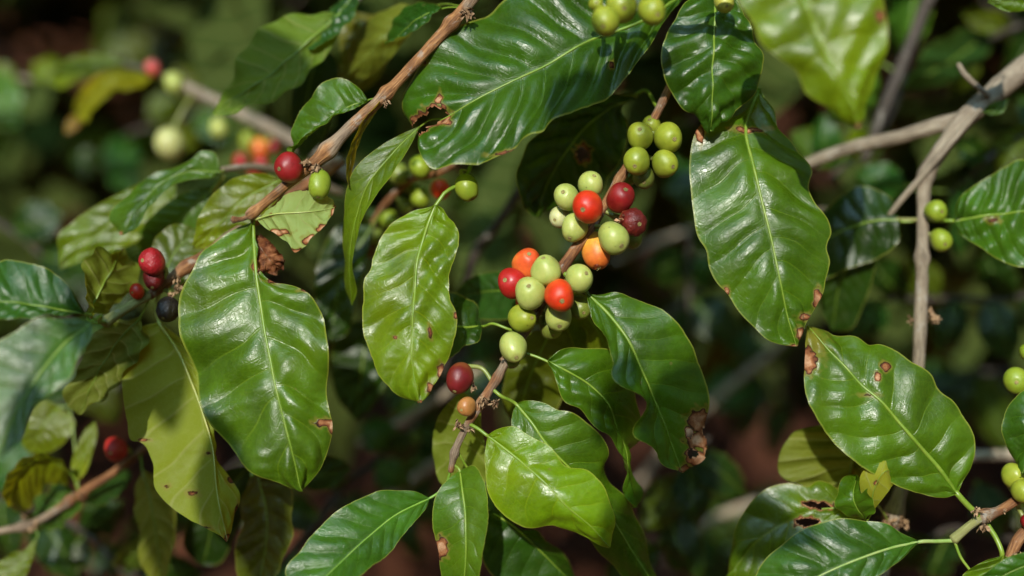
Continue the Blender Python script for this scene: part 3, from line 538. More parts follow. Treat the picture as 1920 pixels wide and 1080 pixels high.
leaf(D, [(300, 540, 40), (330, 470, 52), (370, 430, 60)], [(285, 500), (290, 450), (330, 420)], [(330, 540), (370, 490), (385, 450)], (.05, .085, .012), nv=6, petiole=[(320, 522, 26)], hero=False)
leaf(D, [(158, 588, -34), (100, 578, -39), (50, 569, -42), (-20, 562, -44), (-80, 550, -46)], [(143, 560), (124, 531), (100, 510), (67, 497), (33, 489), (0, 487), (-45, 510)], [(133, 590), (100, 591), (50, 595), (0, 600), (-45, 585)], (.022, .080, .026), da=[0, 7, 10, 7], db=[0, -6, -7], bulge=.8, nv=8, petiole=[(198, 604, 12), (172, 596, -10)])
leaf(D, [(172, 604, -52), (125, 640, -58), (75, 700, -66), (25, 780, -73), (-15, 880, -80)], [(150, 597), (113, 597), (67, 597), (27, 622), (-10, 645), (-40, 700), (-55, 790)], [(174, 626), (160, 653), (143, 677), (133, 707), (108, 727), (62, 767), (35, 830), (8, 855)], (.040, .110, .050), da=[0, 3, 4], db=[0, -2, -2], bulge=.5, wave=.6, nv=8, petiole=[(198, 605, 12), (186, 604, -15)])
DSHIFT = 10.0
# ---------------------------------------------------------------- E: thin branch, bottom left
E = branch('thin violet brown branch in the lower left corner with a single red cherry', (-70, 1015, 75))
_, pe = stem(E, [(-70, 1015, 75), (0, 996, 72), (60, 982, 70), (108, 955, 68), (150, 925, 68), (210, 888, 70), (275, 836, 74), (330, 790, 84)], [7, 7, 8, 8, 9, 8.5, 8, 7], M_BROWN, knots=((.26, .5, 12), (.48, .5, 12)))
cherry(E, 217, 843, 56, 20, (.40, .022, .018), (-.2, .2), pe, 1.08)
tuft_part(E, 62, 985, 68, 14, 14); tuft_part(E, 150, 925, 66, 14, 12); tuft_part(E, 45, 968, 68, 12, 8, (0, 0, 1))
leaf(E, [(70, 1008, 66), (45, 1045, 60), (5, 1110, 56)], [(45, 1030), (5, 1048), (-25, 1080)], [(62, 1045), (45, 1085), (25, 1105)], (.10, .16, .012), hero=False, petiole=[(64, 985, 69)])
leaf(E, [(140, 925, 76), (100, 950, 78), (66, 995, 84)], [(120, 900), (80, 925), (65, 960)], [(150, 945), (130, 975), (90, 995)], (.03, .08, .05), hero=False, da=12, db=-12, petiole=[(150, 925, 70)])
leaf(E, [(160, 940, 78), (205, 915, 82), (245, 890, 92)], [(175, 915), (210, 893), (240, 882)], [(180, 950), (215, 932), (242, 905)], (.02, .06, .05), hero=False, da=10, db=-10, petiole=[(150, 925, 70)])
leaf(E, [(143, 905, 66), (158, 850, 64), (178, 790, 66)], [(133, 880), (143, 840), (165, 800)], [(158, 890), (173, 850), (182, 805)], (.13, .19, .02), hero=False, petiole=[(150, 925, 68)])
leaf(E, [(130, 885, 62), (85, 862, 54), (40, 890, 52), (15, 950, 56)], [(110, 860), (75, 850), (30, 870), (5, 920)], [(120, 910), (95, 905), (70, 930), (45, 960)], (.12, .17, .015), hero=False, petiole=[(148, 925, 68)], da=-12, db=14)
leaf(E, [(110, 760, 85), (80, 800, 80), (55, 850, 85)], [(80, 750), (50, 790), (40, 830)], [(140, 790), (120, 830), (85, 850)], (.09, .13, .012), hero=False, petiole=[(150, 930, 72)])
leaf(E, [(270, 880, 62), (288, 960, 56), (304, 1095, 58)], [(252, 920), (260, 1000), (268, 1070)], [(322, 915), (330, 985), (322, 1045)], (.08, .105, .012), nv=7, petiole=[(262, 846, 73)], under=True, da=4, db=-6)
DSHIFT = 0.0
# ---------------------------------------------------------------- leaves low left of centre belong to a low shoot
L_ = branch('low shaded shoot with dark olive leaves hanging below the yellowing leaf', (520, 760, 95))
stem(L_, [(520, 760, 95), (500, 830, 78), (482, 885, 60)], [8, 7, 6], M_BROWN)
leaf(L_, [(482, 885, 58), (500, 970, 48), (482, 1110, 46)], [(464, 905), (452, 985), (444, 1070)], [(535, 905), (548, 985), (522, 1070)], (.055, .080, .014), nv=7, petiole=[(484, 872, 62)], da=6, db=-8)
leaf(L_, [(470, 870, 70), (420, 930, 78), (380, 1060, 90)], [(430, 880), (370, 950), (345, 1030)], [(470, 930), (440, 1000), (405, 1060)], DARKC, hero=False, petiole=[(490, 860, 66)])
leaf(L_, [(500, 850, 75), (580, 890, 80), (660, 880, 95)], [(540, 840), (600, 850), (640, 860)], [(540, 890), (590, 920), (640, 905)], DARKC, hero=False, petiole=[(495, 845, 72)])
# ---------------------------------------------------------------- N: shaded leaves top left (behind the reddish branch)
N_ = branch('shaded branch crossing the top left behind the reddish branch with a broad backlit leaf', (760, -120, 70))
stem(N_, [(760, -120, 70), (700, -40, 66), (660, 10, 62), (600, 70, 70), (560, 130, 80)], [9, 9, 8, 7, 5], M_DARK)
leaf(N_, [(645, 22, 60), (590, 70, 54), (520, 130, 48), (400, 214, 44)], [(617, 26), (550, 27), (510, 40), (477, 67), (443, 123), (414, 180)], [(635, 65), (585, 132), (560, 160), (480, 198), (420, 214)], (.050, .115, .006), under=True, nv=8, petiole=[(662, 8, 62)], da=[0, 14, 10], db=[0, -6, -4], bulge=.6, label='broad backlit leaf hanging toward the left')
leaf(N_, [(665, -12, 60), (622, 40, 56), (578, 92, 54)], [(650, -10), (608, 35), (580, 70)], [(672, 10), (640, 55), (600, 86)], (.02, .07, .05), nv=7, petiole=[(668, -4, 62)], da=8, db=-8)  # bluish colour stands in for reflected sky
leaf(N_, [(600, 80, 82), (575, 190, 86), (570, 300, 96)], [(570, 110), (545, 190), (550, 260)], [(630, 110), (625, 200), (600, 270)], DARKC, hero=False, petiole=[(598, 74, 71)])
leaf(N_, [(660, 20, 90), (690, 90, 95), (655, 180, 105)], [(640, 50), (640, 110), (640, 160)], [(720, 40), (730, 100), (690, 165)], (.10, .115, .045), hero=False, petiole=[(660, 12, 63)])
DSHIFT = 55.0
# ---------------------------------------------------------------- F: blurred branch, upper left
F_ = branch('blurred pale grey branch in the upper left with drooping leaf tips and blurred cherries', (700, 345, 150))
_, pf = stem(F_, [(700, 345, 150), (620, 303, 150), (550, 264, 150), (450, 212, 150), (350, 163, 152), (290, 135, 155), (238, 122, 158)], [16, 16, 15, 14, 12, 8, 6], M_GREY)
for x, y, d, r, c in ((452, 303, 150, 14, (.34, .014, .012)), (490, 307, 140, 16, (.30, .012, .012)), (487, 278, 145, 18, AMBER), (512, 276, 152, 13, DRED), (466, 266, 150, 17, GREEN), (410, 240, 150, 18, PALE), (326, 155, 150, 19, PALE), (286, 126, 146, 15, (.75, .25, .2)), (318, 268, 138, 27, (.42, .42, .16)), (475, 322, 148, 9, (.40, .03, .012))):
    cherry(F_, x, y, d, r, c, (.2, .5), pf, hero=False, attach=None)
leaf(F_, [(236, 122, 158), (175, 112, 160), (88, 152, 170)], [(200, 105), (150, 103), (105, 125)], [(205, 130), (150, 148), (110, 165)], (.10, .17, .012), hero=False, petiole=[(245, 124, 157)])
leaf(F_, [(285, 145, 150), (222, 142, 140), (168, 182, 140), (143, 222, 146)], [(250, 130), (200, 132), (152, 172), (138, 205)], [(260, 165), (215, 170), (180, 200), (160, 228)], (.16, .18, .02), hero=False, petiole=[(296, 138, 155)], da=16, db=-10)
leaf(F_, [(148, 214, 150), (135, 228, 152), (122, 252, 152)], [(138, 216), (122, 236)], [(152, 228), (138, 246)], (.20, .12, .012), hero=False, petiole=[(160, 200, 146)], label='small orange yellow dead leaf tip')
DSHIFT = 5.0
# ---------------------------------------------------------------- R: left cluster of wavy leaves
R_ = branch('blurred leafy shoot at mid left with a wavy blue sheened leaf tip', (640, 360, 110))
stem(R_, [(640, 360, 110), (560, 330, 90), (470, 312, 62), (415, 318, 50)], [9, 8, 7, 6], M_GREY)
leaf(R_, [(412, 322, 46), (350, 322, 42), (300, 345, 39), (262, 385, 34), (228, 440, 28)], [(400, 284), (378, 284), (358, 300), (330, 312), (312, 318), (270, 338), (232, 370), (203, 408)], [(402, 330), (352, 338), (318, 352), (290, 380), (272, 402), (258, 425)], (.045, .105, .03), da=[0, 4, 6, 7], db=[0, -3, -4, -4], wave=1.4, nv=7, petiole=[(424, 317, 52)], brown=[(226, 438, 5, 5)])
leaf(R_, [(330, 335, 80), (215, 412, 72), (112, 506, 70)], [(262, 345), (192, 380), (135, 416), (112, 440), (110, 478)], [(325, 400), (262, 450), (200, 475), (150, 492)], (.085, .145, .010), hero=True, petiole=[(424, 317, 55)], bulge=.5, nv=7)
leaf(R_, [(530, 335, 34), (460, 372, 30), (400, 430, 30), (362, 468, 34)], [(490, 325), (440, 334), (402, 362), (374, 405), (364, 440)], [(520, 372), (480, 412), (440, 442), (400, 468)], (.10, .145, .014), nv=7, petiole=[(545, 328, 80), (538, 330, 40)], bulge=.6)
leaf(R_, [(400, 350, 62), (330, 420, 66), (270, 480, 80)], [(350, 360), (290, 400), (255, 450)], [(400, 410), (360, 460), (310, 490)], (.04, .10, .03), hero=False, petiole=[(420, 320, 52)])
leaf(R_, [(330, 420, 75), (250, 420, 80), (170, 450, 95)], [(290, 390), (240, 380), (190, 410)], [(290, 450), (240, 460), (190, 470)], (.02, .07, .05), hero=False, petiole=[(430, 330, 60)])
cherry(R_, 340, 450, 70, 22, OLIVE, (0, .5), None, hero=False, attach=(420, 330, 52))
DSHIFT = 0.0
# ---------------------------------------------------------------- G: thick pale branch, right
G_ = branch('thick pale tan branch forking down the right side with two green cherries at a node', (2080, 10, 80))
_, pg = stem(G_, [(2080, 10, 80), (1990, 72, 72), (1920, 128, 66), (1860, 178, 62), (1805, 228, 60), (1765, 282, 60), (1736, 330, 58), (1731, 400, 55), (1729, 500, 50), (1726, 600, 48), (1722, 690, 47), (1712, 800, 50), (1694, 900, 50), (1680, 950, 46), (1668, 990, 44), (1655, 1060, 44), (1640, 1150, 46)],
                [26, 26, 25, 23, 20, 17, 15, 12, 12.5, 13, 12, 12, 13, 15, 18, 16, 15], M_GREY, rough=.09, knots=((.38, .25, 16), (.50, .35, 14), (.855, .4, 16)), n=200)
sh, _ = stem(G_, [(1815, 222, 62), (1770, 232, 68), (1690, 256, 80), (1600, 276, 92), (1520, 305, 104), (1430, 350, 130)], [17, 17, 15, 14, 13, 12], M_GREY, name='side_shoot', rough=.09)
stem(G_, [(1838, 205, 54), (1790, 258, 52), (1740, 318, 52), (1690, 375, 58), (1640, 440, 70)], [6, 7, 7, 6.5, 5], M_GREY, name='side_shoot', rough=.08)
stem(G_, [(1855, 180, 54), (1828, 158, 50), (1808, 138, 50), (1797, 120, 52)], [6, 5.5, 6, 5], M_GREY, name='twig_stub', rough=.12)
stem(G_, [(1733, 412, 55), (1712, 412, 56), (1680, 411, 60)], [5, 4, 3.5], M_GREEN, name='leaf_stalk')
for x, y, d, s, n in ((1745, 598, 42, 18, 14), (1710, 598, 44, 12, 8), (1752, 606, 42, 12, 8)): tuft_part(G_, x, y, d, s, n, (.8, -.2, -.2) if x > 1730 else (-.9, -.2, -.1))
for x, y, d, s, n in ((1660, 968, 40, 18, 22), (1690, 975, 38, 18, 26), (1672, 985, 36, 14, 18)): tuft_part(G_, x, y, d, s, n, (.2, -.5, -.6), 1.4)
cherry(G_, 1754, 396, 46, 20, LIME, (.3, .1), pg, 1.05); cherry(G_, 1764, 450, 44, 20.5, LIME, (.1, .4), pg, 1.05)
leaf(G_, [(1788, 414, 42), (1850, 404, 36), (1925, 396, 30), (2020, 396, 30)], [(1794, 380), (1830, 345), (1870, 322), (1920, 300), (1975, 325)], [(1800, 437), (1830, 460), (1870, 485), (1920, 502), (1985, 460)], (.040, .115, .018), da=[0, 10, 12], db=[0, -4, -6], nv=8, bulge=1.2, petiole=[(1735, 412, 54), (1760, 413, 48)], brown=[(1862, 412, 18, 8, .6)])
leaf(G_, [(1690, 412, 58), (1640, 414, 62), (1560, 442, 72), (1480, 510, 84)], [(1672, 372), (1618, 350), (1560, 380), (1505, 440)], [(1686, 452), (1650, 482), (1590, 505), (1535, 525)], DARKC, da=8, db=-4, hero=True, nv=8, petiole=[(1733, 412, 55)], bulge=.8)
leaf(G_, [(1842, 210, 56), (1870, 205, 52), (1890, 186, 52)], [(1855, 196), (1878, 188)], [(1860, 216), (1882, 210)], MID, hero=False, petiole=[(1838, 212, 58)])
leaf(G_, [(1640, 440, 70), (1580, 520, 78), (1560, 620, 90)], [(1590, 450), (1545, 520), (1540, 580)], [(1640, 500), (1620, 570), (1590, 620)], DARKC, hero=False, petiole=[(1640, 440, 70)])
leaf(G_, [(1430, 350, 130), (1380, 420, 140), (1300, 470, 150)], [(1400, 350), (1340, 390), (1300, 430)], [(1430, 420), (1390, 470), (1340, 490)], DARKC, hero=False, petiole=[(1432, 349, 130)])
# ---------------------------------------------------------------- H: lower right shoot
H = branch('lower right shoot with green joints, a big blotched leaf and a curled leaf', (2090, 840, 25))
_, ph_ = stem(H, [(2090, 840, 25), (1990, 892, 12), (1915, 932, 5), (1878, 955, 2), (1838, 970, 0)], [11, 10, 9, 9, 10], M_BROWN, rough=.08, knots=((.97, .5, 14),))
stem(H, [(1840, 970, 0), (1815, 988, 0), (1787, 1012, 0)], [8.5, 8, 10], M_GREEN, name='green_joint', rough=.03)
for x, y, d, s, n in ((1832, 958, -6, 13, 16), (1842, 984, -5, 15, 20), (1853, 972, -4, 11, 10), (1880, 958, 0, 8, 8)): tuft_part(H, x, y, d, s, n, (.1, -.6, .1 if y < 965 else -.8), 1.2)
leaf(H, [(1795, 926, -3), (1757, 873, -8), (1707, 817, -11), (1653, 753, -11), (1617, 720, -9), (1573, 673, -4), (1535, 634, 2), (1513, 612, 8)],
     [(1805, 907), (1823, 875), (1828, 855), (1827, 820), (1813, 790), (1787, 750), (1760, 727), (1747, 707), (1710, 683), (1680, 657), (1648, 645), (1632, 648), (1600, 633), (1573, 628), (1547, 616)],
     [(1773, 932), (1730, 927), (1697, 917), (1660, 900), (1623, 880), (1587, 853), (1557, 820), (1527, 780), (1513, 750), (1508, 720), (1508, 693), (1510, 650)],
     (.058, .135, .013), da=[0, 8, 10, 6], db=[0, -2, -4, 0], bulge=.8, wave=.6, nv=7, brown=[(1514, 676, 18, 26), (1524, 650, 34, 45, .38), (1660, 688, 11, 10), (1645, 708, 7, 10), (1628, 740, 24, 5, .5)], petiole=[(1838, 968, 0), (1817, 950, -2)], ribw=1.4, label='big glossy leaf with a round brown blotch at its tip')
leaf(H, [(1724, 1016, -4), (1673, 1027, -10), (1613, 1047, -16), (1540, 1078, -20), (1440, 1135, -22)], [(1697, 1003), (1663, 983), (1613, 974), (1563, 973), (1513, 990), (1467, 1020), (1437, 1047), (1415, 1082)], [(1713, 1026), (1697, 1043), (1657, 1073), (1600, 1112), (1510, 1150)],
     (.030, .095, .024), da=[0, 10, 14], db=[0, -6, -8], bulge=1.4, wave=.7, nv=7, petiole=[(1787, 1014, 0), (1755, 1015, -1)], ribw=1.4, rib=(.30, .38, .12))
leaf(H, [(1636, 944, 20), (1567, 951, 18), (1520, 958, 18), (1467, 983, 20), (1413, 1020, 24), (1365, 1085, 30)], [(1618, 912), (1575, 922), (1552, 905), (1530, 903), (1520, 912), (1480, 905), (1440, 915), (1402, 950), (1372, 1010)], [(1630, 965), (1570, 980), (1520, 1008), (1480, 1045), (1440, 1085), (1395, 1100)],
     (.060, .12, .014), da=6, db=-4, bulge=.7, nv=7, holes=[(1522, 945, 15, 6), (1540, 948, 18, 7), (1513, 979, 20, 8)], petiole=[(1668, 985, 44), (1655, 960, 30)], label='leaf with two torn holes beside its midrib')
leaf(H, [(1622, 975, 4), (1600, 938, -2), (1606, 890, 6)], [(1592, 968), (1568, 950), (1577, 905), (1590, 890)], [(1640, 960), (1632, 930), (1622, 900)], MID, da=6, db=-10, bulge=.7, nv=4, wave=.6, rag=.3, petiole=[(1668, 992, 30), (1640, 990, 12)])
leaf(H, [(1634, 962, -4), (1640, 915, -12), (1662, 882, -14), (1687, 902, -2)], [(1616, 930), (1614, 890), (1640, 867), (1672, 864), (1688, 884)], [(1650, 942), (1664, 924), (1678, 908), (1686, 908)], (.16, .20, .03), under=True, da=3, db=3, nv=4, bulge=.25, wave=0, rag=0, petiole=[(1625, 978, 2)], brown=[(1643, 905, 5, 5, .9)], label='small curled leaf showing its pale underside')
leaf(H, [(1610, 792, 42), (1598, 860, 42), (1580, 932, 44)], [(1540, 797), (1490, 812), (1465, 842), (1462, 888), (1505, 912)], [(1625, 830), (1622, 880), (1600, 922)], (.07, .10, .012), under=True, bulge=2.4, nv=6, petiole=[(1700, 870, 48)], rib=(.2, .22, .05))
leaf(H, [(2010, 722, 4), (1948, 775, -4), (1915, 890, -2)], [(1945, 722), (1900, 748), (1879, 790), (1886, 830), (1904, 866)], [(2010, 790), (1985, 850), (1945, 890)], (.035, .105, .022), da=8, db=-6, nv=6, petiole=[(2060, 855, 20), (2050, 740, 10)])
leaf(H, [(1879, 1042, -4), (1890, 1078, -8), (1900, 1130, -12)], [(1845, 1052), (1805, 1082), (1800, 1120)], [(1905, 1048), (1960, 1082), (1950, 1120)], (.07, .14, .014), petiole=[(1852, 985, 0), (1868, 1010, -2)], nv=6, ribw=1.6)
leaf(H, [(1832, 1088, -2), (1850, 1120, -4), (1870, 1180, -4)], [(1800, 1100), (1810, 1150)], [(1870, 1110), (1890, 1150)], (.06, .14, .014), hero=False, petiole=[(1790, 1016, 0), (1802, 1046, -1), (1818, 1068, -2)], ribw=1.8)
leaf(H, [(2020, 1030, -24), (1920, 1062, -26), (1800, 1125, -22)], [(1960, 1030), (1890, 1045), (1835, 1085)], [(1990, 1090), (1900, 1130)], (.03, .10, .02), petiole=[(2060, 860, 18), (2070, 980, -6)], nv=7)
for x, y, d, r, c, ca in ((1905, 713, 14, 23, LIME, (-.3, .1)), (1925, 660, 24, 14, LIME, (0, 0)), (1901, 892, 6, 21, GREEN, (.3, -.3)), (1917, 921, -2, 20, GREEN, (.3, .2)), (1927, 978, 4, 14, DRED, (0, 0))): cherry(H, x, y, d, r, c, ca, ph_ if y > 800 else None, 1.08, attach=None if y > 800 else (1965, 760, 12))
stem(H, [(1965, 900, 9), (1935, 975, 8), (1900, 1030, 6), (1885, 1075, 6)], [8, 9, 11, 10], M_BROWN, name='side_shoot', rough=.1)
tuft_part(H, 1905, 1040, 2, 16, 18)
# ---------------------------------------------------------------- K: near branch over the top edge
K_ = branch('near branch along the top edge with a large soft lime leaf and green cherries', (1960, -240, -70))
_, pk = stem(K_, [(1960, -240, -70), (1700, -130, -75), (1480, -95, -72), (1300, -62, -55), (1180, -52, -46), (1090, -46, -44)], [12, 11, 10, 9, 8, 6], M_BROWN)
leaf(K_, [(1478, -70, -84), (1525, 40, -90), (1560, 120, -92), (1598, 195, -92), (1612, 238, -90)], [(1400, -50), (1384, 0), (1410, 43), (1427, 80), (1460, 107), (1490, 133), (1513, 178), (1542, 194), (1580, 217), (1600, 233)], [(1600, -80), (1650, -30), (1657, 5), (1664, 40), (1661, 83), (1650, 123), (1634, 187), (1621, 228)],
     (.11, .185, .012), da=[0, 4, 8], db=[0, 2, 8], bulge=.45, wave=.6, nv=6, petiole=[(1480, -95, -72)], brown=[(1650, 30, 12, 14, .8), (1612, 238, 10, 8, .9)], label='large soft focus lime green leaf')
for x, y, d, r, c, ca in ((1165, 12, -42, 27, GREEN, (.1, .3)), (1135, 40, -50, 25, GREEN, (-.2, .5)), (1222, 20, -48, 26, GREEN, (.3, .4)), (1118, 8, -40, 14, GREEN, (0, 0))): cherry(K_, x, y, d, r, c, ca, pk, 1.1)
cherry(K_, 1358, 4, -20, 19, (.42, .40, .07), (.1, .5), pk, 1.1)
leaf(K_, [(1940, -60, -40), (1900, 0, -36), (1850, 5, -30)], [(1905, -40), (1870, -20)], [(1940, 10), (1890, 22)], (.07, .15, .012), petiole=[(1850, -190, -72)], hero=True, nv=6)
# ---------------------------------------------------------------- blurred twigs and leaves farther inside the shrub
M_PALE = bark_material('lightened_bark', [(.30, (.10, .08, .055)), (.5, (.36, .29, .20)), (.75, (.56, .49, .38))])  # bark colour lightened in place of light on the inner twigs
def twig(label, pts, rad, mat, group='bare twigs inside the shrub'):
    t = thing('bare_twig', label, 'twig', P(pts[0]), group); stem(t, pts, rad, mat, n=40, sides=10, rough=.08); return t
twig('dark grey twig behind the upright leaf and the lower cherry cluster', [(1010, 300, 120), (972, 360, 128), (930, 425, 140), (885, 490, 150), (862, 575, 160), (830, 700, 175)], [11, 11, 12, 12, 10, 8], M_DARK)
twig('pale blurred twig left of the blotched leaf over bare soil', [(1500, 600, 330), (1450, 655, 340), (1355, 735, 350), (1240, 850, 370), (1180, 930, 380)], [11, 11, 12, 12, 11], M_PALE)
twig('pale horizontal twig below the burnt leaf', [(1560, 900, 300), (1470, 925, 300), (1360, 962, 300), (1250, 1010, 300)], [12, 12, 12, 11], M_PALE)
twig('tan twig coming in at the right edge behind the blotched leaf', [(2060, 845, 150), (1920, 852, 140), (1830, 854, 135), (1700, 860, 140)], [13, 13, 12, 10], M_PALE)
twig('thin blurred twig crossing the dark gap below the upright leaf', [(900, 690, 210), (840, 735, 210), (760, 785, 215), (672, 832, 220)], [9, 9, 9, 8], M_PALE)
twig('thin twig running right from the amber cherry into the shade', [(1560, 400, 330), (1400, 420, 330), (1270, 440, 330), (1150, 490, 330)], [8, 9, 9, 8], M_PALE)
twig('thin twig under the one beside the amber cherry', [(1480, 470, 280), (1340, 512, 280), (1260, 585, 280), (1200, 650, 280)], [8, 8, 8, 7], M_DARK)
twig('dark upright twig behind the lime leaf at top right', [(1790, -90, 170), (1740, 0, 165), (1700, 100, 160), (1655, 210, 160), (1620, 300, 165)], [14, 15, 14, 13, 11], M_DARK)
twig('brownish twig low in the centre among dark leaves', [(860, 830, 260), (800, 880, 260), (730, 930, 260), (640, 1010, 260)], [10, 11, 11, 10], M_PALE)
twig('thin brown twig slanting across the bottom dark gap', [(640, 930, 150), (560, 1020, 150), (500, 1090, 150)], [8, 8, 8], M_DARK)
GBK = 'blurred leafy shoots in the background'
def back_shoot(label, pts, leaves, mat=M_DARK, rad=7):
    t = thing('leafy_shoot', label, 'shoot', P(pts[0]), GBK); _, pth = stem(t, pts, rad, mat, n=30, sides=8)
    for (bx, by, bd, tx, ty, td, w, c, *o) in leaves:
        b = np.array([bx, by]); q = np.array([tx, ty]); dr = (q - b); n_ = np.array([-dr[1], dr[0]]) / np.linalg.norm(dr) * w
        A_ = [tuple(b + dr*f + n_*k) for f, k in ((.15, .6), (.4, 1), (.7, .8), (.9, .35))]; B_ = [tuple(b + dr*f - n_*k) for f, k in ((.15, .6), (.4, 1), (.7, .8), (.9, .35))]
        mb = b + dr * .5 + n_ * random.uniform(-.2, .2)
        sl = o[0] if o else random.uniform(-14, 14)
        leaf(t, [(bx, by, bd), (mb[0], mb[1], (bd + td) / 2 - 8), (tx, ty, td)], A_, B_, c, da=sl, db=-sl * .6 + random.uniform(0, 8), hero=False, bulge=.8, wave=.9, petiole=pth[np.argmin(np.linalg.norm(pth - P([bx, by, bd]), axis=1))])
TEAL = (.02, .085, .05)  # sky sheen put into the leaf colour
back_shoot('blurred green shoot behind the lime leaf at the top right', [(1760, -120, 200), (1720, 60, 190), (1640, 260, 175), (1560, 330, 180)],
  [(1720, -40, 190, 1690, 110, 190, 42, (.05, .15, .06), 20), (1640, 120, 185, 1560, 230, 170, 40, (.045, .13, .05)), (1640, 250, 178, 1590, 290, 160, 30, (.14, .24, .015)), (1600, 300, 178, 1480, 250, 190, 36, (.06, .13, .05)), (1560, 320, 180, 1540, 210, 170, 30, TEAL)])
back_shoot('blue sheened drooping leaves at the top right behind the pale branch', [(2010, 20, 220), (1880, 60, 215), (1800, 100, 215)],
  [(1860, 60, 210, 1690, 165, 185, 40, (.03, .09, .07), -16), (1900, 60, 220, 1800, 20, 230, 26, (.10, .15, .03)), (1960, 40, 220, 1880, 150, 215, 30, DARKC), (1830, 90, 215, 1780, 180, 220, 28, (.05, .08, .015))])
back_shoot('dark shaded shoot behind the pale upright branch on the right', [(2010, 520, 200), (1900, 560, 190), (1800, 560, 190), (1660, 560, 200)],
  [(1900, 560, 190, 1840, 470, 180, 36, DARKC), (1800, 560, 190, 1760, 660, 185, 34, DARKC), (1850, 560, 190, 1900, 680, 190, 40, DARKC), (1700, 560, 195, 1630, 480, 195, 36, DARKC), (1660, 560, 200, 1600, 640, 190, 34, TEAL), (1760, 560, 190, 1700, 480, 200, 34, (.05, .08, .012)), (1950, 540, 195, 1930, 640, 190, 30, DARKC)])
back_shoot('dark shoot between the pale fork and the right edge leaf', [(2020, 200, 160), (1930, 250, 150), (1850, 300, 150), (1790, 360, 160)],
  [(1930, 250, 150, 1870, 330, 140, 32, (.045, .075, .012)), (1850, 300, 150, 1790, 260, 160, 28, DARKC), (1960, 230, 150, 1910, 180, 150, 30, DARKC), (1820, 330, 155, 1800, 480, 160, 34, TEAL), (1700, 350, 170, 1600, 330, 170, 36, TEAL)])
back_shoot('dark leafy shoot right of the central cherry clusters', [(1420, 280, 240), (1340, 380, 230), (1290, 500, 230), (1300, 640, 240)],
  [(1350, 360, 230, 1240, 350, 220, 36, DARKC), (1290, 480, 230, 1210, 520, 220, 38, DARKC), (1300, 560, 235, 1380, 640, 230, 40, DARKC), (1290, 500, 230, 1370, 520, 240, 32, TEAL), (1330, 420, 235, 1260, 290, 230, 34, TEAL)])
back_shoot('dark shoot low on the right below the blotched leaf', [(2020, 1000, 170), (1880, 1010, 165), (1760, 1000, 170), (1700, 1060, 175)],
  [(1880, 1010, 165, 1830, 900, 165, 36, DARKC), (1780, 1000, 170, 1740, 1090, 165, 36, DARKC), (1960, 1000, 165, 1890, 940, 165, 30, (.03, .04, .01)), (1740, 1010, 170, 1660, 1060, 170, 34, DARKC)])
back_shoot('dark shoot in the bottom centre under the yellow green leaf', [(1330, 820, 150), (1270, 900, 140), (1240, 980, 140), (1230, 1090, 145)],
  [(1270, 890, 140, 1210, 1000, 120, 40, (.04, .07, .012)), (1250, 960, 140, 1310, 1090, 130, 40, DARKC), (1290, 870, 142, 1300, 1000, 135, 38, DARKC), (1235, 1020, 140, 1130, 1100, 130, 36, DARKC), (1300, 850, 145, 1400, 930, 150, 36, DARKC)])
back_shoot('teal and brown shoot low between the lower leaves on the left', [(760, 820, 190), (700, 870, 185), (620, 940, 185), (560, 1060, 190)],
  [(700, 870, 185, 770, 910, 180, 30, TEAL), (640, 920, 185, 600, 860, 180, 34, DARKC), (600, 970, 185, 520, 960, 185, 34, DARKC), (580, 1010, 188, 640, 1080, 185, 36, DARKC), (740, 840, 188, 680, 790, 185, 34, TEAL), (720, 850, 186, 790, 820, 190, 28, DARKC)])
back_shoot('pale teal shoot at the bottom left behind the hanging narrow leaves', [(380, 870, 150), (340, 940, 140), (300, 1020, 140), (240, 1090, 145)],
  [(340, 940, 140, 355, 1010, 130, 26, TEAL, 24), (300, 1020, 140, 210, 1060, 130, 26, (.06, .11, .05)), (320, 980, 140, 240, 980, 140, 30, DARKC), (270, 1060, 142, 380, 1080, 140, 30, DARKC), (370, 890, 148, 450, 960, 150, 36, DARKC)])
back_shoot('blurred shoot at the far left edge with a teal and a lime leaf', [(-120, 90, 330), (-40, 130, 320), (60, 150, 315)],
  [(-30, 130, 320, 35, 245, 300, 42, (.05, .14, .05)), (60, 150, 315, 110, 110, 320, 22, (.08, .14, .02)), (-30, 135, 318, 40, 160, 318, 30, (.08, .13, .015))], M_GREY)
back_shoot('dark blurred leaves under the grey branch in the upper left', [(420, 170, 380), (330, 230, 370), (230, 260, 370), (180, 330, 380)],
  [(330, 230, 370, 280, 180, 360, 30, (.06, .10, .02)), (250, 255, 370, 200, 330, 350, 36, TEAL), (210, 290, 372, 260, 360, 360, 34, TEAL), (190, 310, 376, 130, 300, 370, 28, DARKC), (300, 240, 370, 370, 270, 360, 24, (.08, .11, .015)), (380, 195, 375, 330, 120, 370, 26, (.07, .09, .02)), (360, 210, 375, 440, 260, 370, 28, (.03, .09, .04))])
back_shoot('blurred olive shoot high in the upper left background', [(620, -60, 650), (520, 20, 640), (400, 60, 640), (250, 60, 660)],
  [(520, 20, 640, 470, -30, 640, 34, (.11, .11, .05)), (440, 50, 640, 400, 120, 630, 34, (.05, .11, .05)), (360, 60, 645, 320, 10, 640, 34, (.08, .09, .03)), (300, 60, 650, 260, 130, 640, 36, (.06, .08, .025)), (260, 60, 655, 190, 20, 655, 36, (.08, .12, .02)), (480, 35, 640, 500, 120, 630, 30, (.09, .09, .04)), (400, 60, 640, 340, 170, 640, 30, (.06, .08, .02)), (250, 60, 655, 180, 110, 655, 36, (.05, .08, .03))], M_GREY)
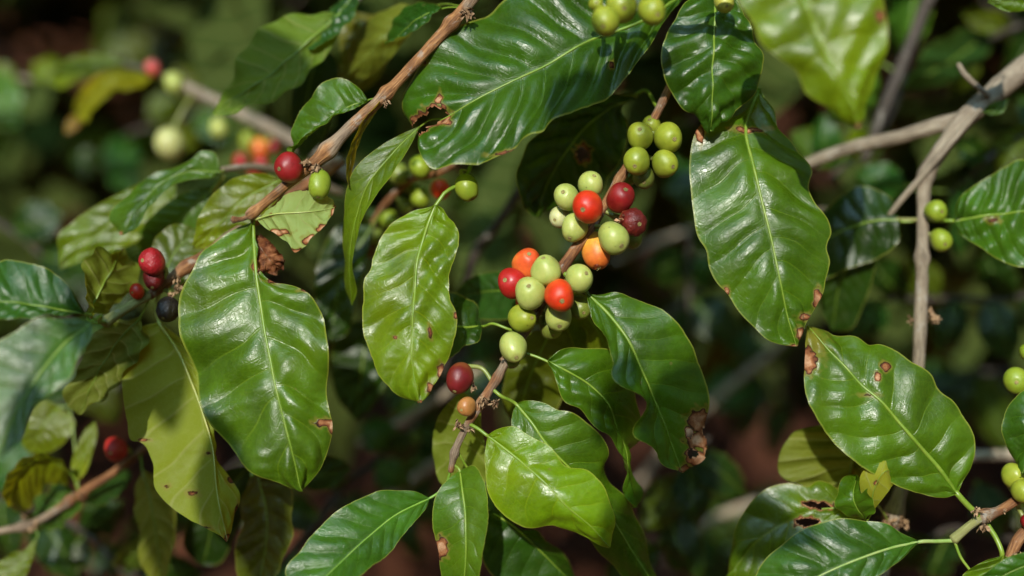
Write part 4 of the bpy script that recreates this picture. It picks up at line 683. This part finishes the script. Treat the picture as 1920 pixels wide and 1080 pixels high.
back_shoot('dark shoot in the lower left corner below the red cherry', [(-120, 900, 170), (20, 940, 165), (160, 1000, 165), (260, 1100, 170)],
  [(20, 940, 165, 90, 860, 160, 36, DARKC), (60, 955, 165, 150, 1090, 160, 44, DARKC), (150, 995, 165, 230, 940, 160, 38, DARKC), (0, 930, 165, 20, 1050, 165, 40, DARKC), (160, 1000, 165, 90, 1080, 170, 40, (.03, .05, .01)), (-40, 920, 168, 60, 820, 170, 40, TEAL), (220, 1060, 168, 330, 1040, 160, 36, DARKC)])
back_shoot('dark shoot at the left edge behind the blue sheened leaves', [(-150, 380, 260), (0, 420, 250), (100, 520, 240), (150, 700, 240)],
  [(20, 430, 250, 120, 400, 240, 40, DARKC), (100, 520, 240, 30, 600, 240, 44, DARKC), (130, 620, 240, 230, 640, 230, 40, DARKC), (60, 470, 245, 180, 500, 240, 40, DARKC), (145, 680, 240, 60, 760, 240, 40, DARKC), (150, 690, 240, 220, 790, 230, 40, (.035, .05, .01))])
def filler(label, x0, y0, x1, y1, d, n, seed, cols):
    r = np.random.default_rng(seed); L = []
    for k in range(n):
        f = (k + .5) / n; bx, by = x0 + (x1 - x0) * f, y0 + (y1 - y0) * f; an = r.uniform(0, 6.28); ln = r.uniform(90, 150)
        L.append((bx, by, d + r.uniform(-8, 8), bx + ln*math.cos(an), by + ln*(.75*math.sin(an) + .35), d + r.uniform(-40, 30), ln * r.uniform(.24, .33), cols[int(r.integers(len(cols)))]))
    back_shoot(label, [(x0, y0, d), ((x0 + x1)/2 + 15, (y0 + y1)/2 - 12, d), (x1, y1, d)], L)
DK = [DARKC, DARKC, (.03, .06, .010), TEAL, (.022, .05, .012)]  # leaf colours darkened in place of deep shade
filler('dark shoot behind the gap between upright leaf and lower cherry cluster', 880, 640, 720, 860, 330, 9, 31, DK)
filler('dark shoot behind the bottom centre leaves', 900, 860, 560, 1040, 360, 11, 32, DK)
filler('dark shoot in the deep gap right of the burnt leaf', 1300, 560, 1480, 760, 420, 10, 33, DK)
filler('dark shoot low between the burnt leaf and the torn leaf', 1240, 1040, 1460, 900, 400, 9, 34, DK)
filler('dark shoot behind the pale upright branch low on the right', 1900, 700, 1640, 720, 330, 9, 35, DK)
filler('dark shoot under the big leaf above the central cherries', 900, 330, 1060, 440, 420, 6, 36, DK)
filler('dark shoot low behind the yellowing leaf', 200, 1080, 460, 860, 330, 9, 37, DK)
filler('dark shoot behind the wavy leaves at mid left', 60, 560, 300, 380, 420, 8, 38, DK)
# ---------------------------------------------------------------- ground and the shrubs that shade it
gx = np.linspace(-30, 30, 121); gy = np.linspace(-30, 60, 181); X, Y = np.meshgrid(gx, gy, indexing='ij')
Z = .03*np.sin(X*1.7 + .5*np.sin(Y)) + .04*np.sin(Y*1.3 + .7*np.sin(X*.6)) + .012*RNG.normal(size=X.shape)
i = np.arange(120)[:, None]*181; j = np.arange(180)[None, :]
g = mesh_obj('ground', np.stack([X, Y, Z], -1).reshape(-1, 3), np.stack([i+j, i+181+j, i+182+j, i+j+1], -1).reshape(-1, 4), M_SOIL); g['kind'] = 'structure'; g['label'] = 'reddish brown bare soil under the shrubs'
SUN_EL = math.radians(48); SUN_AZ = math.radians(-166)        # azimuth from +Y towards +X
sd = np.array([math.sin(SUN_AZ)*math.cos(SUN_EL), math.cos(SUN_AZ)*math.cos(SUN_EL), math.sin(SUN_EL)])
GAPS = []  # soil spots that get a sun hole cut into the crowns
for gx_, gy_, gr_ in ((1390, 810, .15), (940, 470, .12), (1280, 450, .11), (330, 285, .2), (60, 440, .16), (170, 45, .24), (1890, 40, .2)):
    dr_ = AF + (gx_ - 960) * K * AX - (gy_ - 540) * K * AU; GAPS.append((CAM - dr_ * CAM[2] / dr_[2], dr_ / np.linalg.norm(dr_), gr_))
def open_gap(w):
    """holes cut into the crowns along set rays so that sun reaches the soil"""
    m_ = np.zeros(len(w), bool)
    for G_, dr_, r_ in GAPS:
        q_ = w - G_; m_ |= np.linalg.norm(q_ - (q_ @ sd)[:, None] * sd, axis=1) < r_ * .75 + .06
        q_ = w - CAM; m_ |= np.linalg.norm(q_ - (q_ @ dr_)[:, None] * dr_, axis=1) < r_ * .28
    return m_
def crown_mesh(n, sampler, lenr, parent, color, seed, name='crown'):
    r = np.random.default_rng(seed); V = []; F = []; vv = []; ph = []
    us = np.array([0, .18, .42, .7, .9, 1.0]); wd = np.array([.05, .75, 1, .8, .35, .03])
    pts = sampler(n, r); L = r.uniform(*lenr, n)
    az = r.uniform(0, 2*np.pi, n); dip = r.uniform(-1.1, .25, n); roll = r.normal(0, .5, n)
    d = np.stack([np.cos(az)*np.cos(dip), np.sin(az)*np.cos(dip), np.sin(dip)], 1)
    s = np.cross(d, [0, 0, 1.]); s /= np.linalg.norm(s, axis=1)[:, None]; up = np.cross(s, d)
    s2 = s*np.cos(roll)[:, None] + up*np.sin(roll)[:, None]; nn = np.cross(s2, d)
    W = []
    for k, (u_, w_) in enumerate(zip(us, wd)):
        for sgn in (-1, 0, 1):
            lift = (abs(sgn) * .10 * w_ - .35 * (u_ - .4) ** 2 * 1.0) + .04*np.sin(9*u_ + 3*sgn)
            W.append(pts + d * (L * u_)[:, None] + s2 * (L * .21 * w_ * sgn)[:, None] + nn * (L * lift)[:, None]); vv.append(sgn * 1.0); ph.append(u_ * 8)
    W = np.stack(W, 1); nv = W.shape[1]
    q = []
    for k in range(len(us) - 1):
        for c in (0, 1): a = k*3 + c; q.append([a, a+1, a+4, a+3])
    q = np.array(q)[:, ::-1]; F = (q[None] + (np.arange(n) * nv)[:, None, None]).reshape(-1, 4)
    z = np.tile(np.array(vv), n); p_ = np.tile(np.array(ph), n)
    return mesh_obj(name, W.reshape(-1, 3), F, M_FAR, parent, {'vv': z * .9, 'ph': p_, 'br': np.zeros(len(z)), 'uu': p_ * 0}, color)
def shrub(label, loc, h, rx, ry, n, seed, color, z0=.25, cut=None, lenr=(.10, .16)):
    t = thing('coffee_shrub', label, 'shrub', loc, 'coffee shrubs standing behind')
    r = np.random.default_rng(seed); x, y, z = loc; parts = []
    for k in range(3):
        ang = r.uniform(0, 6.28); p_ = np.array([[x, y, z - .05], [x + .05*math.cos(ang), y + .05*math.sin(ang), z + h*.35], [x + .16*math.cos(ang), y + .16*math.sin(ang), z + h*.7], [x + .2*math.cos(ang), y + .2*math.sin(ang), z + h*.95]])
        q = curve(p_, 24); parts.append(tube_data(q, np.linspace(.028, .008, 24), 10, .08))
    for k in range(26):
        zz = z + h * r.uniform(z0, .92); ang = r.uniform(0, 6.28); ln = r.uniform(.5, .95); a = np.array([math.cos(ang)*rx, math.sin(ang)*ry, 0]) * ln
        b = np.array([x, y, zz]); q = curve(np.array([b, b + a*.5 + [0, 0, .10*h*.5], b + a + [0, 0, -.05]]), 14)
        if cut is None or not cut(q).any(): parts.append(tube_data(q, np.linspace(.007, .003, 14), 6, .05))
    v, f, a = join(parts); mesh_obj('trunk', v, f, M_DARK, t, a)
    def samp(n_, rr):
        out = []
        while len(out) < n_:
            p_ = rr.uniform(-1, 1, 3); rad = p_[0]**2 + p_[1]**2
            if rad > 1 or rad < rr.uniform(0, .25): continue
            zz = z + h * (z0 + (1 - z0) * (p_[2] + 1) / 2); tap = 1.05 - .55 * ((zz - z) / h) ** 2
            w = np.array([x + rx*tap*p_[0], y + ry*tap*p_[1], zz])
            if math.sin(w[0]*9 + 2*math.sin(w[2]*7)) + math.sin(w[1]*8 + w[2]*5) < -1.1: continue
            if cut is not None and cut(w[None])[0]: continue
            if open_gap(w[None])[0]: continue
            out.append(w)
        return np.array(out)
    crown_mesh(n, samp, lenr, t, color, seed + 50)
    return t
def in_view_near(w):
    """keeps the own body of the photographed shrub out of the gap the photo looks through"""
    r = w - CAM; dp = r @ AF; sx = (r @ AX) / np.maximum(dp, .01); sy = (r @ AU) / np.maximum(dp, .01)
    s_ = w[:, 1] + .9 * (w[:, 2] - 1.15)
    return ((dp < 1.05) & (np.abs(sx) < .43) & (sy > -.30) & (sy < .25)) | (s_ < .24) | (dp < .6)
shrub('tall coffee shrub left of the branches, its crown added overhead for shade', (-1.15, .95, 0), 2.3, .8, .75, 2200, 21, (.012, .034, .007), .42, in_view_near)  # this shrub and the next put in to darken the background
shrub('tall coffee shrub right of the branches, its crown added overhead for shade', (1.5, .9, 0), 2.3, .8, .75, 2200, 22, (.012, .034, .007), .42, in_view_near)
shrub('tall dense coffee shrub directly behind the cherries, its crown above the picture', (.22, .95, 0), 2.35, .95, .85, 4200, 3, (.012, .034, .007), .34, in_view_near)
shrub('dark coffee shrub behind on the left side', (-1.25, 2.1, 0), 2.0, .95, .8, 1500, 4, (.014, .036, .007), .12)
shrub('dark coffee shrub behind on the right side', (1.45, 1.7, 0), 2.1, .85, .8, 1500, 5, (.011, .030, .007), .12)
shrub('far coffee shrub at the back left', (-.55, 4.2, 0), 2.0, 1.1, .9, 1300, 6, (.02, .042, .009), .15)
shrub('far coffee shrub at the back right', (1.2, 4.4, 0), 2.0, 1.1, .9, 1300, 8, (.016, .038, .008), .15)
def blocker_tree(label, x0, seed):  # unseen trees added so the leaves mirror less low sky
    t = thing('sky_blocker_tree', label, 'tree', (x0, -4.6, 0), 'unseen trees added behind the camera')
    q = curve(np.array([[x0, -4.6, -.1], [x0 + .05, -4.6, 1.4], [x0, -4.65, 3.4]]), 20); v, f, a = tube_data(q, np.linspace(.10, .03, 20), 12, .08); mesh_obj('trunk', v, f, M_DARK, t, a)
    crown_mesh(1500, lambda n, r: np.column_stack([x0 + r.uniform(-1.7, 1.7, n), -4.6 + r.uniform(-.8, .8, n), r.uniform(.4, 4.0, n)]), (.22, .36), t, (.025, .05, .010), seed)
for k_, x_ in enumerate((-4.6, -1.6, 1.5, 4.5)): blocker_tree('unseen dense tree added behind the camera to block the low sky', x_, 90 + k_)
st = thing('added_shade_tree', 'unseen tall tree added so its crown shades the background shrubs', 'tree', (2.6, 4.4, 0))  # out of view, added to keep sun off the background
q = curve(np.array([[2.6, 4.4, -.1], [2.55, 4.3, 1.2], [2.3, 4.0, 2.4], [1.6, 3.4, 3.3]]), 30); tp = [tube_data(q, np.linspace(.16, .06, 30), 14, .08)]
for e in ([-1.8, 2.2, 3.6], [-3, 4.2, 3.8], [.4, 1.5, 3.7], [1.5, 5.8, 4.0], [-1, 5.6, 4.0], [3.6, 2.2, 3.7]): tp.append(tube_data(curve(np.array([[1.9, 3.7, 2.9], [(1.9 + e[0])/2, (3.7 + e[1])/2, 3.5], e]), 16), np.linspace(.05, .015, 16), 8, .06))
v, f, a = join(tp); mesh_obj('trunk', v, f, M_DARK, st, a)
def tree_samp(n_, rr):
    o = np.column_stack([rr.uniform(-5, 5, n_*4), rr.uniform(.3, 7.5, n_*4), rr.uniform(2.7, 4.6, n_*4)])
    k = 1.0 / math.tan(math.radians(48)); s_ = o[:, 1] + (o[:, 2] - 1.15) * k          # where the leaf's shadow falls at cherry height
    g_ = np.sin(o[:, 0]*2.1 + 1.5*np.sin(o[:, 1]*1.3)) + np.sin(o[:, 1]*2.4 + o[:, 0])
    return o[(g_ > -1.45) & (s_ > .42) & (o[:, 1] > .12 + .3*(o[:, 2] - 1.15)) & ~open_gap(o)][:n_]
crown_mesh(8000, tree_samp, (.20, .34), st, (.03, .06, .012), 77)
# ---------------------------------------------------------------- light
ld = bpy.data.lights.new('sun', 'SUN'); lo = bpy.data.objects.new('sun', ld); COL.objects.link(lo); lo.location = (0, 0, 6)
ld.energy = 5.0; ld.angle = math.radians(.6); ld.color = (1, .95, .86); lo.rotation_euler = Vector(sd).to_track_quat('Z', 'Y').to_euler()
wd_ = bpy.data.worlds.new('World'); S.world = wd_; wd_.use_nodes = True; nt = wd_.node_tree; nt.nodes.clear()
sk = nt.nodes.new('ShaderNodeTexSky'); sk.sky_type = 'NISHITA'; sk.sun_disc = False; sk.sun_elevation = SUN_EL; sk.sun_rotation = SUN_AZ; sk.air_density = 1.0; sk.dust_density = 1.5
# added to the sky for leaf sheen: a bright broken cloud high behind the photographer, next to the sun
class WN(NT):
    def __init__(s, tree): s.t = tree
k_ = WN(nt); tc = nt.nodes.new('ShaderNodeTexCoord').outputs['Generated']
cd_ = Vector((-.12, -.42, .90)).normalized()
dt = nt.nodes.new('ShaderNodeVectorMath'); dt.operation = 'DOT_PRODUCT'; nt.links.new(tc, dt.inputs[0]); dt.inputs[1].default_value = cd_
cn = k_.noise(tc, 3.2, 6, .6, .6)
cm = k_.ss(k_.math('ADD', dt.outputs['Value'], k_.math('MULTIPLY', k_.math('SUBTRACT', cn, .5), .32)), .885, .98)
sheen_cloud = k_.mix(cm, sk.outputs[0], (34, 60, 76, 1))
bg = nt.nodes.new('ShaderNodeBackground'); bg.inputs[1].default_value = .05; wo = nt.nodes.new('ShaderNodeOutputWorld')
nt.links.new(sheen_cloud, bg.inputs[0]); nt.links.new(bg.outputs[0], wo.inputs[0])
ob_ = thing('added_shade_branch', 'unseen leafy branch added over the camera to shade parts of the shrub', 'branch', tuple(P([960, 540, 0]) + sd * .75 + np.array([-.6, 0, .1])))  # out of view, added only for the dapples it casts
po = np.array([P([960, 540, 0]) + sd * .78 + AX * x + AU * (.26 + .02 * math.sin(7*x)) for x in np.linspace(-.6, .5, 12)])
q = curve(po, 60); v, f, a = tube_data(q, np.linspace(.005, .0025, 60), 8, .06); mesh_obj('stem', v, f, M_DARK, ob_, a)
shr = np.random.default_rng(5)
for (x, y, d, L, W_, an) in ((295, 668, 25, .085, .030, 75), (500, 140, 50, .095, .04, 40), (1112, 305, 40, .05, .03, 110), (1262, 800, 0, .075, .026, 115), (1205, 1000, 15, .09, .026, 120), (490, 985, 50, .085, .03, 80), (290, 990, 58, .07, .02, 80), (1410, 985, 26, .08, .03, 30), (1250, 880, 12, .06, .022, 90), (1160, 770, 6, .05, .018, 120), (560, 640, 60, .0, .0, 0)):
    if not L: continue
    L *= .82; W_ *= .62
    c = P([x, y, d]) + sd * (.72 + .1 * shr.random()); e1 = AX * math.cos(math.radians(an)) - AU * math.sin(math.radians(an)); e1 = e1 - sd * (e1 @ sd); e1 /= np.linalg.norm(e1); e2 = np.cross(e1, sd)
    us = np.linspace(0, 1, 14); vs = np.linspace(-1, 1, 9); pr = np.sin(np.pi * us ** .85) ** .8
    Wv = np.stack([c + e1 * L * (u_ - .5) * 1.2 + e2 * W_ * p_ * v_ + sd * (.012 * abs(v_) + .03 * (u_ - .5) ** 2) for u_, p_ in zip(us, pr + .02) for v_ in vs])
    ii = np.arange(13)[:, None] * 9; jj = np.arange(8)[None, :]
    lf = mesh_obj('leaf', Wv, np.stack([ii + jj, ii + jj + 1, ii + jj + 10, ii + jj + 9], -1).reshape(-1, 4), M_LEAF, ob_, {'vv': np.tile(vs, 14), 'ph': np.repeat(us * 8, 9), 'br': np.zeros(126)}, (.05, .12, .008))
    b0 = Wv[4]; st_ = q[np.argmin(np.linalg.norm(q - b0, axis=1))]
    v, f, a = tube_data(curve(np.vstack([st_, (st_ + b0) / 2 + sd * .006, b0, c]), 12), np.linspace(.0012, .0006, 12), 6); mesh_obj('midrib', v, f, M_RIB, lf, None, (.19, .27, .03))
S.view_settings.view_transform = 'Standard'; S.view_settings.look = 'None'; S.view_settings.exposure = 0.02; S.view_settings.gamma = 1
S.cycles.max_bounces = 8; S.cycles.transmission_bounces = 6; S.cycles.transparent_max_bounces = 4; S.cycles.sample_clamp_indirect = 6
